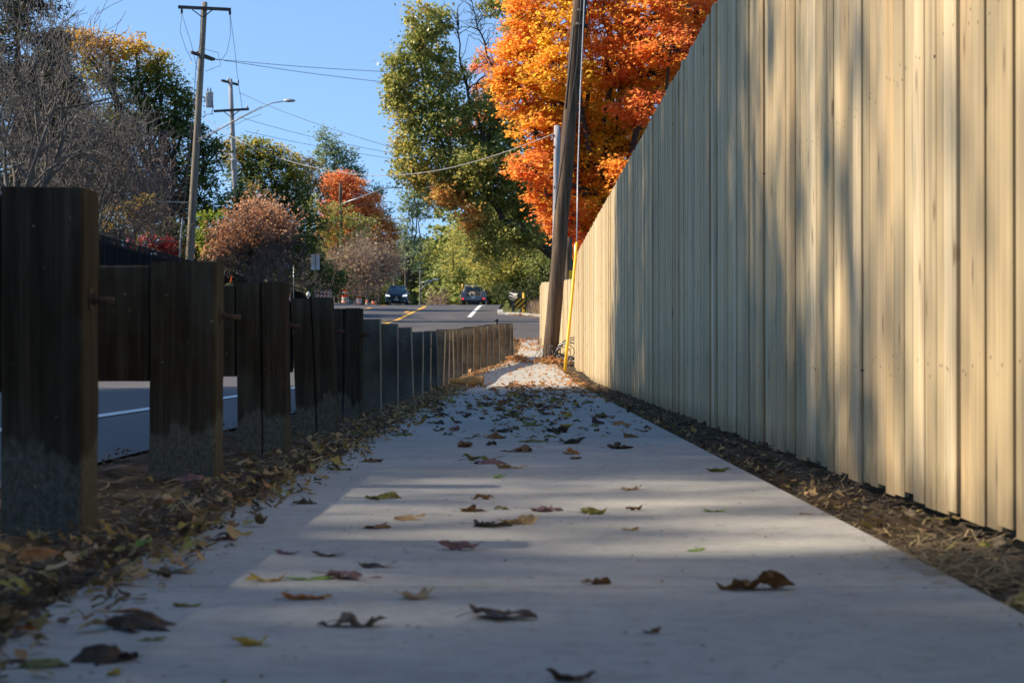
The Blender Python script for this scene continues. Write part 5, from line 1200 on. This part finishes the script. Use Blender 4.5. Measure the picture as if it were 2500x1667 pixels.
for l in LV:
    put_leaf(*l[:8], l[8], 'fallen leaves on the sidewalk', tilt=(random.uniform(-.06, .06), random.uniform(-.06, .06)), zoff=(.035 if l[0] < 480 and l[1] < 1340 and l[0] < (1320-l[1])*1.1+350 else 0)+(.001))
random.seed(77); kinds = ['maple', 'oak', 'ellipse']
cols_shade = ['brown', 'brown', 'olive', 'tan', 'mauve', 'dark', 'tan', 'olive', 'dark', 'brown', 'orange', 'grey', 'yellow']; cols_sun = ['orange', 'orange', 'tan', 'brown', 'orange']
cnt = 0
while cnt < 232:
    d = 7+(random.random()**.95)*19; cx_ = .06+.003*d
    X = random.gauss(cx_, .33)
    if random.random() < .2: X = random.uniform(-.7, .72)
    if not (-.72 < X < .74): continue
    if d < 9.5 and random.random() < .55: continue
    cnt += 1; s_ = random.uniform(.055, .14)
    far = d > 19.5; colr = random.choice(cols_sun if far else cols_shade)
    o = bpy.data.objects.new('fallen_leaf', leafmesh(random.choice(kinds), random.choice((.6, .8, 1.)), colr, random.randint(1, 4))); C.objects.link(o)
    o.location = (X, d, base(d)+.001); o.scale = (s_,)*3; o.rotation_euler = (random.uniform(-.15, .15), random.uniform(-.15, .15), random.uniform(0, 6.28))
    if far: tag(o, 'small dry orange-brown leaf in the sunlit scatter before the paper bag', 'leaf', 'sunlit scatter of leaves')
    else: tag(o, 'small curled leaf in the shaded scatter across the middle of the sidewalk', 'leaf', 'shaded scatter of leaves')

# litter made of many tiny leaves
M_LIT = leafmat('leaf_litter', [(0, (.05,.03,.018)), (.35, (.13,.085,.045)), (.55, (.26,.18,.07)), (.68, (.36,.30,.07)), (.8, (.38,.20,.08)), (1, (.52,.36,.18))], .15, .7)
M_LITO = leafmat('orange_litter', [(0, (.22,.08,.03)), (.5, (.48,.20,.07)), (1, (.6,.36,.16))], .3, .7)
protos = [leafshape(s_, k_, r_, 2, 12, False) for s_, k_, r_ in ((1,'maple',.6),(2,'oak',.7),(3,'ellipse',.8),(4,'maple',.9),(5,'ellipse',.4))]
def litter(name, label, pos, sizes, mat, tlo=0, thi=1, tilt=.35):
    mv = []; mf = []; mt = []; n0 = 0
    for p, s_ in zip(pos, sizes):
        arr, fs = protos[rng.integers(0, 5)]
        a = rng.uniform(0, 2*PI); ca, sa = math.cos(a), math.sin(a); q = arr*s_
        q = np.stack([q[:, 0]*ca-q[:, 1]*sa, q[:, 0]*sa+q[:, 1]*ca, q[:, 2]+tilt*rng.normal()*q[:, 0]+tilt*rng.normal()*q[:, 1]], 1)
        q[:, 2] -= q[:, 2].min(); q += np.array(p); mv.append(q); mf += [tuple(i+n0 for i in f) for f in fs]; n0 += len(q); mt += [rng.uniform(tlo, thi)]*len(fs)
    me = bpy.data.meshes.new(name); me.from_pydata(np.concatenate(mv).tolist(), [], mf); a_ = me.attributes.new('tint', 'FLOAT', 'FACE'); a_.data.foreach_set('value', mt); me.materials.append(mat)
    o = bpy.data.objects.new(name, me); C.objects.link(o); return tag(o, label, 'leaf litter', None, 'stuff')
pos = []; sz = []
for k in range(5200):
    d = 2.2+(random.random()**1.3)*22; wv = .10*noise.noise(Vector((d*2.2, 0, 0))); edge = swL(d)+.06+wv
    X = edge-abs(random.gauss(0, .14)) if random.random() < .8 else edge+random.uniform(-.05, .10)
    pos.append((X, d, base(d)+.004+.03*random.random()*(X < swL(d)))); sz.append(random.uniform(.010, .034)*(1.7 if random.random() < .12 else 1))
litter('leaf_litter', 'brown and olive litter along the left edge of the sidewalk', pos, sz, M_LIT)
pos = []; sz = []
for k in range(1300):
    d = 19+(random.random())*30; X = random.choice((swL(d)-.1+random.gauss(0, .12), random.gauss(.2, .35), swR(d)-.05+random.gauss(0, .1)))
    if d > 26 and random.random() < .4: X = gl(min(d, 46))+random.uniform(.0, .3)
    pos.append((X, d, base(d)+.004+.01*random.random())); sz.append(random.uniform(.03, .075))
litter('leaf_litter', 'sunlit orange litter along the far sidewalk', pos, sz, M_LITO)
pos = []; sz = []
for k in range(420):
    a_ = random.uniform(0, 2*PI); r = abs(random.gauss(0, .26)); pos.append((b0.x+.02+r*math.cos(a_)*1.3, 42.6+r*math.sin(a_)*1.5, base(42.6)+.02+.10*max(0, 1-r/.4)*random.random())); sz.append(random.uniform(.05, .11))
litter('leaf_pile', 'heap of orange leaves round the foot of the leaning pole', pos, sz, M_LITO)
pos = []; sz = []; q = P(1187, 815, 44)
for k in range(260):
    pos.append((q.x+random.gauss(0, .13), 44+random.gauss(0, .35), base(44)+.02+.08*random.random())); sz.append(random.uniform(.05, .11))
litter('leaf_pile', 'small heap of orange leaves by the last guardrail posts', pos, sz, M_LITO)
pos = []; sz = []
for k in range(900):
    d = 3+(random.random()**1.2)*27; X = swR(d)+abs(random.gauss(0, .10)); pos.append((X, d, base(d)-.015+.01*random.random())); sz.append(random.uniform(.012, .035))
litter('leaf_litter', 'small crumbs and leaves in the soil strip by the fence', pos, sz, M_LIT)
pos = []; sz = []
for k in range(1500):
    d = 1.9+(random.random()**1.1)*24; X = random.uniform(-.72, .74); pos.append((X, d, base(d)+.001)); sz.append(random.uniform(.002, .010))
litter('leaf_crumbs', 'tiny dark crumbs scattered over the concrete', pos, sz, M_LIT, 0, .5, .1)
pos = []; sz = []
for k in range(620):
    d = random.choice((random.uniform(9, 21), random.gauss(17, 2.2))); X = min(.72, max(-.7, random.gauss(.08, .3))); pos.append((X, d, base(d)+.002)); sz.append(random.uniform(.012, .05))
litter('leaf_litter', 'broken leaf bits drifted over the middle of the sidewalk', pos, sz, M_LIT)
# far leaves along the kerb
pos = []; sz = []
for k in range(500):
    x = random.uniform(-.6, 6); y = sideF(x)-abs(random.gauss(0, .5))-.1; pos.append((x, y, base(y)+.02)); sz.append(random.uniform(.06, .14))
for k in range(300):
    x = random.uniform(-.3, .9); y = random.uniform(50, 60); pos.append((x, y, base(y)+.01)); sz.append(random.uniform(.05, .12))
litter('leaf_litter', 'orange leaves gathered in the far gutter and sidewalk end', pos, sz, M_LITO)

# gravel, clods and straw
def rocks(name, label, pos, sizes, mat):
    ov = np.array([(1,0,0),(-1,0,0),(0,1,0),(0,-1,0),(0,0,1),(0,0,-1)], float); of = [(0,2,4),(2,1,4),(1,3,4),(3,0,4),(2,0,5),(1,2,5),(3,1,5),(0,3,5)]
    mv = []; mf = []; n0 = 0
    for p, s_ in zip(pos, sizes):
        q = ov*s_*rng.uniform(.5, 1.1, (6, 3)); q[:, 2] *= .7; a = rng.uniform(0, 6.28); q = np.stack([q[:, 0]*math.cos(a)-q[:, 1]*math.sin(a), q[:, 0]*math.sin(a)+q[:, 1]*math.cos(a), q[:, 2]], 1)
        mv.append(q+rng.normal(0, s_*.15, (6, 3))+np.array(p)); mf += [tuple(i+n0 for i in f) for f in of]; n0 += 6
    me = bpy.data.meshes.new(name); me.from_pydata(np.concatenate(mv).tolist(), [], mf); me.materials.append(mat); o = bpy.data.objects.new(name, me); C.objects.link(o)
    return tag(o, label, 'gravel', None, 'stuff')
pos = []; sz = []
for k in range(7000):
    d = 2.5+(random.random()**1.6)*24; X = random.uniform(roadR(d)-.12, swL(d)-.02); pos.append((X, d, base(d)+.0+.03*nz(X, d, 5.))); sz.append(random.uniform(.004, .013))
rocks('gravel', 'dark gravel of the verge between the road and sidewalk', pos, sz, M_STONE)
pos = []; sz = []
for k in range(4200):
    d = 2.8+(random.random()**1.3)*30; X = swR(d)+.02+random.random()*.27; pos.append((X, d, base(d)-.035+.05*nz(X, d, 6.)+.008)); sz.append(random.uniform(.003, .014)*(1.8 if random.random() < .06 else 1))
rocks('gravel', 'clods and small stones in the soil strip by the fence', pos, sz, M_STONE)
def straw(label, n, fx, ln, mat):
    pts = np.array([fx() for _ in range(n)]); a = rng.uniform(0, 2*PI, n); L_ = ln*rng.uniform(.4, 1.3, n); dv = np.stack([np.cos(a), np.sin(a), rng.normal(0, .10, n)], 1)*L_[:, None]; sd_ = np.stack([-np.sin(a), np.cos(a), 0*a], 1)*.0013
    up_ = np.array((0, 0, .0012)); V = np.stack([pts-sd_, pts+sd_, pts+dv+sd_+up_, pts+dv-sd_+up_], 1).reshape(-1, 3)
    return tag(quads_object('straw', V, rng.uniform(0, 1, n), mat), label, 'straw', None, 'stuff')
M_STRAW = leafmat('straw', [(0, (.16,.11,.05)), (1, (.48,.36,.18))], .1, .6)
straw('dry straw strewn over the verge at the posts', 1600, lambda: (lambda d: (swL(d)-abs(random.gauss(0, .2)), d, base(d)+.03+.02*random.random()))(2.5+random.random()**1.3*16), .09, M_STRAW)
straw('pale straw patch spilling over the near right slab edge', 420, lambda: (.80+random.gauss(0, .07), 3.65+random.gauss(0, .22), random.uniform(-.006, .012)), .10, M_STRAW)
straw('dry straw in the soil strip by the fence', 1500, lambda: (lambda d: (swR(d)+random.random()*.26, d, base(d)+random.uniform(-.02, .01)))(3+random.random()**1.5*18), .08, M_STRAW)
# larger single things in the soil strip
def stone(label, x, y, wpx, seed):
    d = F*CH/(y-HY); X = (x-VX)/F*d; s_ = wpx/F*d/2; rr = random.Random(seed)
    me = bpy.data.meshes.new('stone'); import bmesh; bm = bmesh.new(); bmesh.ops.create_icosphere(bm, subdivisions=3, radius=1)
    for v in bm.verts: v.co *= 1+.35*noise.noise(v.co*1.3+Vector((seed, 0, 0)))+.08*noise.noise(v.co*4); v.co = Vector((v.co.x*s_, v.co.y*s_, v.co.z*s_*.75))
    bm.to_mesh(me); bm.free(); me.materials.append(M_STONE); o = bpy.data.objects.new('stone', me); C.objects.link(o); o.location = (X, d, -.03+s_*.5); return tag(o, label, 'stone')
stone('fist-sized brown stone at the foot of the near fence', 2300, 1225, 44, 1); stone('small pale pebble under the near fence boards', 2258, 1180, 20, 5); stone('grey stone in the soil strip farther along the fence', 1578, 960, 22, 8)
put_leaf(2262, 1250, 36, 'ellipse', .6, 'green', 71, 1.5, 'heart-shaped green seedling leaf in the soil by the fence', None, (.9, 0), .0)
put_leaf(2150, 1175, 52, 'ellipse', .3, 'olive', 72, .1, 'green leaf lying in the soil strip by the fence', None, (0, 0), -.02)
